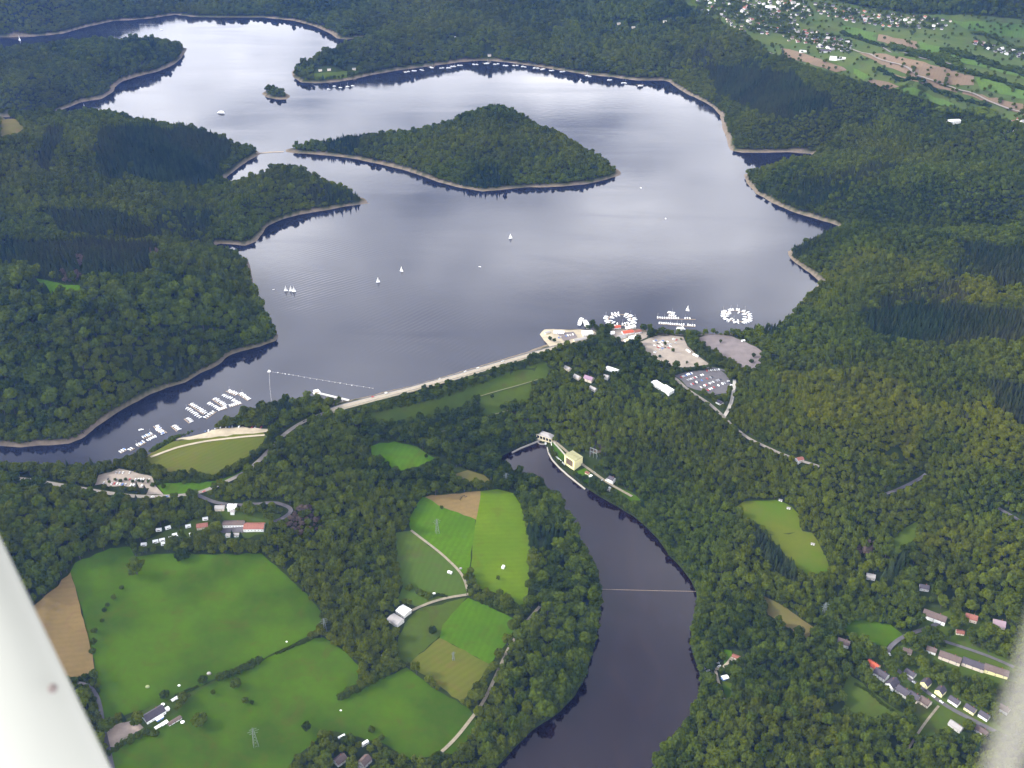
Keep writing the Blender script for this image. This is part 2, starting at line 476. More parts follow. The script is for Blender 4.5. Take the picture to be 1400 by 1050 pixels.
def meadow_mat(name, c1, c2, c3, stripe_dir=None):
    m = bpy.data.materials.new(name)
    m.use_nodes = True
    t = NT(m.node_tree)
    tc = t.n('ShaderNodeTexCoord')
    a = t.n('ShaderNodeTexNoise', {'Vector': tc.outputs['Object'], 'Scale': 0.011, 'Detail': 5.0, 'Roughness': 0.55})
    b = t.n('ShaderNodeTexNoise', {'Vector': tc.outputs['Object'], 'Scale': 0.11, 'Detail': 5.0, 'Roughness': 0.7})
    fa = t.ramp(a.outputs[0], [(0.40, 0.0), (0.60, 1.0)])
    fb = t.ramp(b.outputs[0], [(0.30, 0.0), (0.74, 1.0)])
    col = t.mix(fa, c1, c2)
    col = t.mix(t.math('MULTIPLY', fb, 0.55), col, c3)
    pz = t.n('ShaderNodeTexNoise', {'Vector': tc.outputs['Object'], 'Scale': 0.026, 'Detail': 6.0, 'Roughness': 0.68, 'Distortion': 0.8})
    worn = t.ramp(pz.outputs[0], [(0.54, 0.0), (0.70, 0.55)])
    col = t.mix(worn, col, tuple(p * q for p, q in zip(c3, (1.25, 0.92, 1.3))))
    if stripe_dir is not None:
        rot = t.n('ShaderNodeVectorRotate', {'Vector': tc.outputs['Object'], 'Angle': stripe_dir}, rotation_type='Z_AXIS')
        wv = t.n('ShaderNodeTexWave', {'Vector': rot.outputs[0], 'Scale': 0.035, 'Distortion': 1.5, 'Detail': 2.0})
        col = t.mix(t.math('MULTIPLY', wv.outputs['Fac'], 0.15), col, tuple(x * 0.55 for x in c1))
    bs = t.n('ShaderNodeBsdfDiffuse', {'Color': col, 'Roughness': 0.9})
    t.n('ShaderNodeOutputMaterial', {0: bs.outputs[0]})
    return m


GREEN = meadow_mat('lush grass', (0.029, 0.064, 0.002), (0.050, 0.104, 0.002), (0.050, 0.064, 0.006))
GREEN2 = meadow_mat('bright grass', (0.046, 0.106, 0.003), (0.064, 0.134, 0.003), (0.047, 0.076, 0.006), 0.3)
GREENY = meadow_mat('yellow green grass', (0.092, 0.146, 0.004), (0.070, 0.124, 0.004), (0.062, 0.090, 0.006), 1.5)
OLIVE = meadow_mat('mown grass', (0.090, 0.102, 0.013), (0.070, 0.092, 0.011), (0.094, 0.086, 0.022), 0.8)
PGREEN = meadow_mat('upland grass', (0.056, 0.100, 0.020), (0.068, 0.112, 0.022), (0.044, 0.068, 0.018), 0.3)
DULL = meadow_mat('rough pasture', (0.042, 0.070, 0.008), (0.056, 0.084, 0.009), (0.044, 0.052, 0.011))
YELLOWING = meadow_mat('yellowing grass', (0.076, 0.092, 0.009), (0.044, 0.092, 0.003), (0.064, 0.078, 0.010))
DRY = meadow_mat('dry grass', (0.115, 0.100, 0.034), (0.085, 0.085, 0.022), (0.095, 0.074, 0.032))
STRAW = meadow_mat('stubble', (0.190, 0.130, 0.052), (0.160, 0.112, 0.046), (0.115, 0.092, 0.036), 1.2)
SOIL = meadow_mat('ploughed soil', (0.150, 0.108, 0.070), (0.126, 0.094, 0.062), (0.10, 0.080, 0.052), 0.5)
ASPHALT = mat('asphalt', (0.092, 0.086, 0.090), 0.9, 0.3, 0.15)
GRAVEL = mat('pale gravel', (0.25, 0.212, 0.172), 0.95, 0.25, 0.08)
DKGRAVEL = mat('grey gravel', (0.145, 0.122, 0.118), 0.95, 0.3, 0.05)
SAND = mat('sand', (0.34, 0.29, 0.205), 0.95, 0.3, 0.1)
TRACK = mat('track', (0.22, 0.19, 0.13), 0.95, 0.3, 0.2)
BERM = mat('worn grass', (0.125, 0.130, 0.055), 0.95, 0.3, 0.2)
ROADTAN = mat('worn road', (0.20, 0.178, 0.148), 0.9, 0.25, 0.2)
STONE = mat('stone revetment', (0.17, 0.165, 0.17), 0.9, 0.4, 0.5)
CONCRETE = mat('concrete', (0.36, 0.335, 0.29), 0.85, 0.2, 0.3)
WHITE = mat('white paint', (0.80, 0.80, 0.78), 0.45)
GEL = mat('white gelcoat', (0.82, 0.83, 0.85), 0.3)
CREAM = mat('cream render', (0.66, 0.58, 0.38), 0.8, 0.1, 0.3)
YELLOW = mat('yellow render', (0.72, 0.66, 0.34), 0.8)
GREYW = mat('grey render', (0.5, 0.49, 0.47), 0.8)
BEIGE = mat('beige render', (0.60, 0.52, 0.42), 0.8)
GLASS = mat('window glass', (0.02, 0.025, 0.03), 0.1, spec=0.6)
ROOF_GREY = mat('slate roof', (0.052, 0.045, 0.056), 0.7, 0.3, 0.6)
ROOF_BROWN = mat('brown tile roof', (0.105, 0.076, 0.066), 0.8, 0.3, 0.6)
ROOF_RED = mat('red tile roof', (0.42, 0.085, 0.04), 0.8, 0.3, 0.6)
ROOF_RUST = mat('faded red roof', (0.22, 0.085, 0.06), 0.8, 0.3, 0.5)
ROOF_OLIVE = mat('lichened flat roof', (0.26, 0.25, 0.13), 0.9, 0.2, 0.15)
ROOF_WHITE = mat('white sheet roof', (0.80, 0.79, 0.74), 0.5)
ROOF_PALE = mat('pale sheet roof', (0.27, 0.255, 0.245), 0.7, 0.15, 0.3)
WOOD = mat('weathered planks', (0.28, 0.22, 0.16), 0.9, 0.3, 0.5)
STEEL = mat('galvanised steel', (0.16, 0.18, 0.16), 0.6, metallic=0.2)
BLUE = mat('blue tarpaulin', (0.10, 0.20, 0.50), 0.6)
REDP = mat('red paint', (0.45, 0.05, 0.04), 0.5)
DARKP = mat('dark car paint', (0.03, 0.035, 0.045), 0.3)
SILVER = mat('silver car paint', (0.50, 0.51, 0.53), 0.3, metallic=0.4)
BLACK = mat('black hide', (0.02, 0.018, 0.016), 0.8)
SAIL = mat('sail cloth', (0.85, 0.85, 0.83), 0.7)
RUBBLE = mat('shore rubble', (0.30, 0.25, 0.19), 0.95, 0.4, 0.2)


def add(name, me, mats, parent=None, loc=None):
    if isinstance(me, bmesh.types.BMesh):
        d = bpy.data.meshes.new(name)
        me.to_mesh(d)
        me.free()
        me = d
    if not isinstance(mats, (list, tuple)):
        mats = [mats]
    if not me.materials:
        for m in mats:
            me.materials.append(m)
    o = bpy.data.objects.new(name, me)
    COL.objects.link(o)
    if parent is not None:
        o.parent = parent
    if loc is not None:
        o.location = loc
    return o


def tag(o, label=None, cat=None, group=None, kind=None):
    if label:
        o['label'] = label
    if cat:
        o['category'] = cat
    if group:
        o['group'] = group
    if kind:
        o['kind'] = kind
    return o


def thing(name, label, cat, loc, rz=0.0, group=None):
    o = bpy.data.objects.new(name, None)
    COL.objects.link(o)
    o.location = loc
    o.rotation_euler = (0, 0, rz)
    return tag(o, label, cat, group)


KIDS = {}


def kids(o):
    return KIDS.setdefault(o.name, list(o.children))


def dup(src, loc, rz=0.0, scale=1.0, label=None, group=None):
    c = src.copy()
    COL.objects.link(c)
    c.location = loc
    c.rotation_euler = (0, 0, rz)
    c.scale = (scale, scale, scale) if isinstance(scale, (int, float)) else scale
    if label:
        c['label'] = label
    if group:
        c['group'] = group
    for ch in kids(src):
        d = ch.copy()
        COL.objects.link(d)
        d.parent = c
        for g in kids(ch):
            e = g.copy()
            COL.objects.link(e)
            e.parent = d
    return c


def np_mesh(name, verts, faces, smooth=False):
    me = bpy.data.meshes.new(name)
    v = np.asarray(verts, np.float32)
    f = np.asarray(faces, np.int32)
    k = f.shape[1]
    me.vertices.add(len(v))
    me.vertices.foreach_set('co', v.ravel())
    me.loops.add(f.size)
    me.loops.foreach_set('vertex_index', f.ravel())
    me.polygons.add(len(f))
    me.polygons.foreach_set('loop_start', np.arange(0, f.size, k, dtype=np.int32))
    me.polygons.foreach_set('loop_total', np.full(len(f), k, np.int32))
    if smooth:
        me.polygons.foreach_set('use_smooth', np.ones(len(f), bool))
    me.update()
    me.validate()
    return me


# ------------------------------------------------------------------ ground and water
idx = np.arange(NR * NCOL).reshape(NR, NCOL)
quads = np.stack([idx[:-1, :-1], idx[:-1, 1:], idx[1:, 1:], idx[1:, :-1]], -1).reshape(-1, 4)
gverts = np.stack([GX, GY, GH], -1).reshape(-1, 3)
gme = np_mesh('ground', gverts, quads, True)
shore = np.where(SL > -60, np.where(GY < 2700, sstep(-12, -6, SL + 5 * value_noise(GX, GY, 60, 9) + 3 * value_noise(GX, GY, 170, 14)), sstep(-16, -9, SL + 6 * value_noise(GX, GY, 80, 9) + 4 * value_noise(GX, GY, 260, 14))), 0.0)
shore = np.where((GY < 1950) & (DD > 25) & (GX > -700), shore * 0.7, shore)
at = gme.attributes.new('shore', 'FLOAT', 'POINT')
at.data.foreach_set('value', shore.astype(np.float32).ravel())
gm = bpy.data.materials.new('ground')
gm.use_nodes = True
t = NT(gm.node_tree)
tc = t.n('ShaderNodeTexCoord')
nz = t.n('ShaderNodeTexNoise', {'Vector': tc.outputs['Object'], 'Scale': 0.03, 'Detail': 6.0, 'Roughness': 0.65})
c = t.mix(nz.outputs[0], (0.014, 0.022, 0.006), (0.038, 0.052, 0.012))
nz2 = t.n('ShaderNodeTexNoise', {'Vector': tc.outputs['Object'], 'Scale': 0.12, 'Detail': 5.0})
sc = t.mix(nz2.outputs[0], (0.085, 0.068, 0.05), (0.22, 0.18, 0.135))
c = t.mix(t.n('ShaderNodeAttribute', attribute_name='shore').outputs['Fac'], c, sc)
t.n('ShaderNodeOutputMaterial', {0: t.n('ShaderNodeBsdfDiffuse', {'Color': c, 'Roughness': 0.9}).outputs[0]})
tag(add('ground', gme, gm), 'wooded hills and valley floor round the lake', kind='structure')


def water_mat(name, deep, ripple, rough, wakes=(), silt=None):
    m = bpy.data.materials.new(name)
    m.use_nodes = True
    t = NT(m.node_tree)
    tc = t.n('ShaderNodeTexCoord')
    pos = tc.outputs['Object']
    n1 = t.n('ShaderNodeTexNoise', {'Vector': pos, 'Scale': 0.05, 'Detail': 5.0, 'Roughness': 0.6})
    n2 = t.n('ShaderNodeTexNoise', {'Vector': pos, 'Scale': 0.45, 'Detail': 3.0})
    hsum = t.math('ADD', t.math('MULTIPLY', n1.outputs[0], 1.2), t.math('MULTIPLY', n2.outputs[0], 0.25))
    mp = t.n('ShaderNodeMapping', {'Vector': pos, 'Rotation': (0, 0, 0.5), 'Scale': (0.0016, 0.0075, 1.0)})
    lane = t.n('ShaderNodeTexNoise', {'Vector': mp.outputs[0], 'Scale': 1.0, 'Detail': 6.0, 'Roughness': 0.62, 'Distortion': 0.6})
    wind = t.ramp(lane.outputs[0], [(0.42, 0.0), (0.66, 1.0)])
    for (wx, wy), rad, ang, amp in wakes:
        d = t.n('ShaderNodeVectorMath', {0: pos, 1: (wx, wy, 0.0)}, operation='DISTANCE').outputs['Value']
        mask = t.math('SUBTRACT', 1.0, t.math('DIVIDE', d, rad), True)
        rt = t.n('ShaderNodeVectorRotate', {'Vector': pos, 'Angle': ang}, rotation_type='Z_AXIS')
        wv = t.n('ShaderNodeTexWave', {'Vector': rt.outputs[0], 'Scale': 0.030, 'Distortion': 5.0, 'Detail': 2.0, 'Detail Scale': 0.25})
        hsum = t.math('ADD', hsum, t.math('MULTIPLY', t.math('MULTIPLY', wv.outputs['Fac'], t.math('MULTIPLY', mask, wind)), amp))
    bp = t.n('ShaderNodeBump', {'Height': hsum, 'Strength': ripple, 'Distance': 1.0})
    rg = t.math('ADD', rough, t.math('MULTIPLY', wind, 0.10))
    base = (*deep, 1)
    if silt:
        m2 = t.n('ShaderNodeMapping', {'Vector': pos, 'Rotation': (0, 0, -0.45), 'Scale': (0.028, 0.007, 1.0)})
        sn = t.n('ShaderNodeTexNoise', {'Vector': m2.outputs[0], 'Scale': 1.0, 'Detail': 7.0, 'Roughness': 0.7, 'Distortion': 1.2})
        base = t.mix(t.ramp(sn.outputs[0], [(0.50, 0.0), (0.72, 1.0)]), deep, silt)
    b = t.n('ShaderNodeBsdfPrincipled', {'Base Color': base, 'Roughness': rg, 'IOR': 1.36, 'Normal': bp.outputs[0]})
    t.n('ShaderNodeOutputMaterial', {0: b.outputs[0]})
    return m


def water_sheet(name, sd, z, m, label):
    keep = (sd.ravel()[quads] > -13).any(1)
    f = quads[keep]
    used, inv = np.unique(f, return_inverse=True)
    v = gverts[used].copy()
    v[:, 2] = z
    return tag(add(name, np_mesh(name, v, inv.reshape(-1, 4)), m), label, kind='structure')


LAKE_M = water_mat('lake water', (0.008, 0.009, 0.017), 0.05, 0.03, [((float(unproj(u_, v_)[0]), float(unproj(u_, v_)[1])), r_, a_, k_) for u_, v_, r_, a_, k_ in ((490, 368, 210, 0.95, 4.5), (565, 465, 190, 0.75, 3.5), (415, 412, 90, 0.9, 3.5), (640, 490, 160, 0.6, 3.0))])
RES_M = water_mat('dark reservoir water', (0.0062, 0.0030, 0.0042), 0.05, 0.03, (), (0.013, 0.0075, 0.0085))
water_sheet('lake', SL, 0.0, LAKE_M, 'broad grey lake mirroring pale clouds')
water_sheet('lower_reservoir', SR, RES_Z, RES_M, 'dark purple water of the narrow lower reservoir')

# ------------------------------------------------------------------ open land: fields, yards, roads
OPEN = []                                    # photo outlines where no tree crown may show


def drape(name, poly, m, label, off, grid=12.0, px=True, kind='structure'):
    """lay a sheet of land cover on the terrain inside an outline"""
    if px:
        a = np.array(poly, float)
        dense = []
        for i in range(len(a)):
            p, q = a[i], a[(i + 1) % len(a)]
            n = max(1, int(np.hypot(*(q - p)) / 9))
            for k in range(n):
                w = p + (q - p) * k / n
                dense.append(w + rng.normal(0, 0.8, 2) * (1 if k else 0))
        dense = np.array(dense)
        x, y = hit(dense[:, 0], dense[:, 1])
        b = np.stack([x, y], 1)
    else:
        b = np.array(poly, float)
    x0, y0 = b.min(0)
    x1, y1 = b.max(0)
    gx, gy = np.meshgrid(np.arange(x0, x1, grid), np.arange(y0, y1, grid))
    gx, gy = gx.ravel(), gy.ravel()
    ok = inside(b, gx, gy)
    ok[ok] &= edge_dist(b, gx[ok], gy[ok]) > grid * 0.3
    vs = [Vector(p) for p in b] + [Vector(p) for p in zip(gx[ok], gy[ok])]
    n = len(b)
    out = delaunay_2d_cdt(vs, [], [list(range(n))], 1, 1e-4)
    co = np.array([(v.x, v.y) for v in out[0]])
    z = ground(co[:, 0], co[:, 1]) + off
    me = bpy.data.meshes.new(name)
    me.from_pydata([(p[0], p[1], q) for p, q in zip(co, z)], [], [list(f) for f in out[2]])
    me.polygons.foreach_set('use_smooth', np.ones(len(me.polygons), bool))
    o = tag(add(name, me, m), label, kind=kind)
    return o, b


def field(name, poly, m, label, off=0.9, grid=7.0, clear=True):
    if clear:
        OPEN.append(np.array(poly, float))
    return drape(name, poly, m, label, off, grid)


def ribbon(name, pts, width, m, label, off=1.3, clear=True, px=True, smooth=True, clear_w=None, floor=-999.0):
    if px:
        a = np.array(pts, float)
        x, y = hit(a[:, 0], a[:, 1])
    else:
        a = np.array(pts, float)
        x, y = a[:, 0], a[:, 1]
    d = np.r_[0, np.cumsum(np.hypot(np.diff(x), np.diff(y)))]
    n = max(2, int(d[-1] / 8))
    s = np.linspace(0, d[-1], n)
    x, y = np.interp(s, d, x), np.interp(s, d, y)
    if smooth and n > 8:
        k = np.array([1, 2, 3, 4, 3, 2, 1]) / 16.0
        xs = np.convolve(np.pad(x, 3, 'edge'), k, 'valid')
        ys_ = np.convolve(np.pad(y, 3, 'edge'), k, 'valid')
        xs[0], xs[-1], ys_[0], ys_[-1] = x[0], x[-1], y[0], y[-1]
        x, y = xs, ys_
    tx, ty = np.gradient(x), np.gradient(y)
    L = np.hypot(tx, ty) + 1e-9
    nx, ny = -ty / L, tx / L
    w = width / 2
    l = np.stack([x + nx * w, y + ny * w], 1)
    r = np.stack([x - nx * w, y - ny * w], 1)
    v = []
    for p in (l, r):
        z = ground(p[:, 0], p[:, 1]) + off
        v.append(np.c_[p, z])
    zc = np.maximum(v[0][:, 2], v[1][:, 2])
    zc = np.maximum(zc, ground(x, y) + off)
    zc = np.maximum(zc, floor)
    v[0][:, 2] = zc
    v[1][:, 2] = zc
    V = np.concatenate(v)
    i = np.arange(n - 1)
    f = np.stack([i, i + n, i + n + 1, i + 1], 1)
    o = tag(add(name, np_mesh(name, V, f), m), label, kind='structure')
    if clear:
        cw = (clear_w or width) / 2
        u1, v1 = proj(x + nx * cw, y + ny * cw, zc)
        u2, v2 = proj(x - nx * cw, y - ny * cw, zc)
        OPEN.append(np.concatenate([np.stack([u1, v1], 1), np.stack([u2, v2], 1)[::-1]]))
    return o


# water outlines as seen, so that shore trees do not lean over it
OPEN.append(np.array([(-40, 610), (60, 609), (95, 607), (133, 583), (175, 555), (230, 530), (270, 513), (310, 487), (379, 465), (480, 420), (745, 452), (742, 464), (748, 470), (679, 493), (563, 526), (480, 546), (430, 546), (398, 541),
 (369, 545), (341, 556), (318, 565), (300, 574), (286, 583), (262, 590), (243, 592), (209, 612), (190, 619), (163, 628), (140, 632), (86, 638), (34, 636), (-40, 634)], float))
OPEN.append(np.array([(800, 300), (1000, 250), (1060, 300), (1100, 385), (1070, 430), (1030, 446), (1000, 447), (960, 449), (935, 455), (890, 450), (830, 447), (744, 449)], float))
OPEN.append(np.array(RES_PX, float))
OPEN.append(np.array([(470, 549), (560, 524), (680, 490), (745, 467), (790, 462), (770, 475), (700, 498), (640, 516), (580, 534), (520, 551), (476, 562), (455, 568), (446, 560)], float))

MEADOW_BIG = [(96, 783), (103, 770), (151, 750), (178, 748), (185, 762), (206, 759), (240, 757), (295, 759), (357, 757), (370, 769), (405, 800), (425, 820), (442, 841), (439, 858),
 (418, 872), (377, 892), (357, 903), (298, 927), (267, 944), (223, 961), (144, 988), (137, 957), (132, 923), (120, 868), (110, 827)]
field('meadow', MEADOW_BIG, GREEN, 'large lush green meadow below the campsite')
field('stubble_field', [(20, 850), (50, 827), (93, 789), (97, 784), (103, 803), (120, 868), (131, 925), (99, 928), (60, 940), (30, 900)], STRAW, 'straw coloured strip beside the large meadow', 2.4)
field('meadow', [(150, 1080), (146, 1030), (160, 1012), (200, 997), (240, 978), (268, 948), (300, 930), (357, 906), (377, 895), (418, 876), (442, 872), (470, 890), (492, 912), (490, 935), (475, 952),
 (530, 925), (556, 913), (590, 940), (640, 968), (655, 990), (625, 1030), (560, 1040), (520, 1015), (450, 1000), (400, 1040), (390, 1080)], GREEN, 'green meadow with a pylon below the farm hedge')
field('mown_field', [(559, 909), (601, 873), (670, 909), (632, 962)], OLIVE, 'square olive mown field beside the river path', 0.9)
field('meadow', [(601, 873), (605, 855), (640, 818), (672, 831), (706, 848), (697, 872), (670, 909)], GREEN2, 'green field between hedge and olive field', 0.85)
field('pasture', [(560, 845), (575, 832), (638, 817), (622, 845), (601, 870), (560, 908), (540, 900), (545, 870)], DULL, 'rough green pasture behind the barn', 0.75)
field('mown_field', [(541, 729), (562, 726), (603, 758), (634, 787), (641, 813), (603, 818), (569, 830), (558, 825), (543, 821), (551, 802), (545, 790), (541, 763)], meadow_mat('pale pasture', (0.062, 0.100, 0.013), (0.052, 0.092, 0.012), (0.056, 0.070, 0.016), 0.2), 'pale green field above the farm track', 0.8)
field('meadow', [(562, 726), (558, 712), (570, 690), (577, 680), (581, 680), (650, 710), (646, 745), (642, 785), (634, 785), (603, 757)], GREEN2, 'bright green field with a pylon', 0.85)
field('ploughed_field', [(581, 680), (657, 672), (651, 711), (600, 692)], STRAW, 'triangular tan field with grazing cattle', 0.9)
field('meadow', [(657, 672), (680, 669), (702, 675), (712, 690), (720, 720), (725, 745), (724, 790), (720, 825), (712, 830), (690, 815), (655, 805), (643, 790), (646, 745), (651, 711)], GREENY, 'tall yellow green field beside the river wood', 0.82)
field('meadow', [(506, 611), (520, 606), (539, 604), (570, 611), (597, 628), (577, 638), (542, 645), (511, 631)], GREEN2, 'small round green clearing in the wood below the dam')
field('dry_grass', [(618, 650), (640, 643), (662, 650), (677, 663), (640, 660)], DRY, 'small dry grass patch above the tan field')
field('dam_slope', [(505, 556), (560, 540), (625, 521), (680, 504), (740, 488), (752, 505), (742, 530), (700, 566), (640, 596), (590, 600), (540, 590), (505, 580)], DULL, 'grassy downstream slope of the dam with bushes', 0.5, clear=False)
field('garden_ground', [(1232, 884), (1262, 850), (1300, 834), (1345, 842), (1385, 870), (1400, 930), (1400, 1015), (1250, 985), (1185, 935), (1180, 905)], DULL, 'village gardens and grass between the houses', 0.5, clear=False)
field('camp_ground', [(188, 752), (200, 738), (262, 712), (300, 694), (350, 696), (385, 704), (368, 728), (330, 737), (260, 742)], DULL, 'grass of the campsite and round the inn', 0.5, clear=False)
field('garden_ground', [(140, 1000), (196, 972), (228, 952), (272, 940), (300, 930), (296, 945), (262, 975), (240, 1000), (160, 1030)], DULL, 'farm garden grass round the farmhouse', 0.5, clear=False)
field('dam_grass', [(545, 571), (600, 555), (650, 539), (690, 528), (735, 513), (740, 519), (700, 533), (650, 549), (600, 566), (560, 576)], DULL, 'grassy strip on the downstream slope of the dam')
field('dam_grass', [(656, 552), (690, 540), (732, 524), (722, 538), (690, 555), (662, 565)], DULL, 'mown lower strip on the downstream slope of the dam')
field('clearing', [(690, 560), (730, 570), (742, 590), (725, 596), (698, 585)], mat('bare slope', (0.085, 0.072, 0.038), 0.95, 0.5, 0.08), 'bare brown slope above the outlet works', clear=False)
field('clearing', [(806, 590), (826, 588), (834, 605), (828, 616), (806, 622), (800, 610)], mat('bare earth', (0.090, 0.072, 0.048), 0.95, 0.5, 0.08), 'bare earth around the steel gantry', clear=False)
field('dry_grass', [(1005, 694), (1017, 686), (1060, 684), (1082, 693), (1093, 705), (1093, 720), (1098, 728), (1060, 732), (1048, 730), (1039, 718), (1017, 711)], YELLOWING, 'dry olive upper half of the long forest meadow')
field('meadow', [(1046, 731), (1060, 732), (1098, 727), (1110, 729), (1123, 751), (1132, 770), (1134, 783), (1103, 787), (1082, 770), (1060, 744)], YELLOWING, 'green lower half of the long forest meadow', 0.85)
field('dry_grass', [(1040, 813), (1067, 827), (1112, 858), (1105, 875), (1081, 861), (1050, 841)], DRY, 'dry sloping clearing in the wood beside the reservoir')
field('meadow', [(1143, 851), (1160, 844), (1218, 855), (1234, 868), (1211, 885), (1167, 872)], GREEN, 'small green paddock above the village')
field('pasture', [(1208, 752), (1230, 728), (1256, 711), (1252, 735), (1228, 759)], DULL, 'narrow dark pasture in the forest valley')
field('pasture', [(1160, 923), (1180, 935), (1210, 960), (1239, 978), (1215, 985), (1160, 975), (1150, 950)], DULL, 'rough pasture behind the village terrace')
field('meadow', [(1246, 966), (1283, 964), (1318, 975), (1330, 990), (1297, 1000), (1249, 1012)], DULL, 'pale green meadow at the end of the village')
field('lawn', [(989, 888), (1000, 890), (1001, 900), (990, 911)], GREEN2, 'small bright lawn by the river lodge')
field('lawn', [(987, 931), (1000, 935), (1003, 954), (991, 959)], GREEN, 'narrow lawn below the river lodge')
field('oval_meadow', [(199, 628), (215, 610), (236, 603), (295, 597), (359, 591), (366, 598), (355, 614), (334, 628), (295, 649), (263, 650), (231, 646), (206, 637)], OLIVE, 'olive oval meadow beside the boat harbour', 0.8)
field('beach', [(236, 602), (262, 594), (286, 587), (323, 585), (369, 587), (366, 591), (357, 592), (300, 597), (259, 602)], SAND, 'pale sand strip above the boat harbour', 0.95)
field('meadow', [(212, 658), (231, 661), (286, 659), (314, 652), (341, 638), (334, 647), (300, 663), (268, 674), (225, 677), (214, 663)], GREEN2, 'bright green verge inside the road bend', 0.85)
field('car_park', [(135, 650), (163, 641), (208, 652), (212, 664), (224, 677), (200, 677), (204, 668), (130, 664)], GRAVEL, 'pale gravel car park near the road bend', 0.9)
field('car_park', [(873, 469), (887, 463), (899, 459), (917, 459), (934, 461), (940, 474), (953, 486), (971, 499), (960, 500), (934, 503), (917, 500), (896, 493), (881, 480)], GRAVEL, 'large pale gravel car park behind the boathouses', 0.9)
field('car_park', [(951, 463), (969, 457), (989, 459), (1000, 460), (1017, 467), (1041, 480), (1040, 499), (1033, 507), (1014, 503), (996, 491), (974, 480), (957, 469)], DKGRAVEL, 'empty grey gravel overflow car park', 0.9)
field('car_park', [(922, 514), (939, 509), (982, 504), (994, 514), (1002, 529), (994, 538), (975, 541), (950, 533), (939, 529)], ASPHALT, 'dark asphalt car park full of cars', 0.9)
field('plaza', [(738, 457), (744, 451), (768, 451), (793, 451), (812, 453), (822, 462), (800, 467), (770, 473), (752, 475), (744, 466)], SAND, 'pale paved plaza at the end of the dam', 0.9)
field('parking', [(762, 457), (784, 454), (790, 462), (772, 468)], DKGRAVEL, 'brown parking court in the middle of the plaza', 1.3)
field('boatyard', [(833, 453), (846, 451), (868, 452), (888, 455), (884, 462), (870, 468), (845, 468), (833, 460)], GRAVEL, 'gravel boatyard under the red roofs', 0.9)
field('yard', [(144, 1004), (165, 989), (185, 984), (197, 996), (180, 1006), (160, 1022), (147, 1022)], mat('farm yard', (0.30, 0.24, 0.20), 0.95, 0.25, 0.1), 'gravel yard in front of the farm', 0.9)
field('clearing', [(48, 381), (69, 385), (117, 393), (103, 403), (69, 402)], GREEN2, 'small bright clearing on the left hill')
field('heath', [(0, 159), (22, 164), (34, 176), (20, 186), (0, 188)], DRY, 'tan heath patch on the left hilltop', 2.0, 25)
field('lawn', [(418, 103), (440, 100), (480, 97), (500, 98), (474, 107), (440, 110), (425, 109)], DULL, 'shoreside lawn on the tip of the wooded peninsula', 1.5, 20)
field('lawn', [(752, 602), (762, 606), (774, 624), (766, 634), (756, 622)], GREEN2, 'lawn strip between outlet basin and power house')
field('lawn', [(786, 646), (800, 640), (812, 652), (806, 664), (796, 658)], GREEN2, 'lawn at the corner of the power house')
field('lawn', [(838, 664), (860, 672), (876, 684), (868, 690), (846, 676)], GREEN, 'grass strip past the white villa')
# plateau with the far village
PLATEAU = [(930, -6), (1000, -8), (1100, -4), (1180, 10), (1240, 20), (1330, 22), (1420, 30), (1500, 60), (1500, 200), (1420, 180), (1395, 168), (1310, 150), (1260, 133), (1180, 112), (1120, 96), (1060, 78), (1035, 62), (1010, 48), (975, 30), (945, 15)]
field('plateau_pasture', PLATEAU, meadow_mat('plateau pasture', (0.046, 0.072, 0.018), (0.062, 0.082, 0.020), (0.040, 0.050, 0.020)), 'open farmland of the plateau round the far village', 2.2, 28)
for nm, pl, m, lb in (
 ('ploughed_field', [(1067, 67), (1091, 72), (1130, 86), (1160, 97), (1143, 100), (1074, 79)], SOIL, 'tan strip field along the forest edge'),
 ('meadow', [(1130, 84), (1160, 92), (1191, 106), (1180, 111), (1160, 103), (1163, 98)], PGREEN, 'green strip field along the forest edge'),
 ('ploughed_field', [(1191, 110), (1215, 114), (1229, 120), (1214, 124), (1185, 113)], SOIL, 'brown wedge field above the forest edge'),
 ('meadow', [(1216, 125), (1249, 121), (1307, 145), (1296, 150), (1262, 137)], PGREEN, 'bright green field above the forest edge'),
 ('ploughed_field', [(1174, 74), (1211, 75), (1263, 86), (1331, 106), (1331, 118), (1280, 118), (1211, 93)], SOIL, 'large reddish ploughed field on the plateau'),
 ('stubble_field', [(1205, 100), (1263, 117), (1331, 134), (1410, 164), (1410, 146), (1314, 126), (1260, 112)], SOIL, 'long tan field beside the plateau road'),
 ('meadow', [(1333, 106), (1372, 114), (1410, 128), (1410, 140), (1340, 124)], PGREEN, 'green field beyond the ploughed field'),
 ('ploughed_field', [(1201, 48), (1253, 58), (1254, 69), (1199, 57)], SOIL, 'orange brown field below the far village'),
 ('meadow', [(1256, 58), (1348, 82), (1410, 104), (1410, 112), (1331, 91), (1256, 73)], PGREEN, 'long green field on the far plateau'),
 ('meadow', [(1146, 34), (1198, 46), (1197, 58), (1160, 49)], PGREEN, 'green field beside the far village houses'),
 ('meadow', [(1300, 29), (1410, 34), (1410, 56), (1321, 41)], PGREEN, 'green field under the far dark ridge'),
 ('meadow', [(940, 0), (985, -3), (1000, 8), (975, 18), (955, 12)], DULL, 'meadow at the near edge of the far village'),
):
    field(nm, pl, m, lb, 3.4, 24, clear=False)

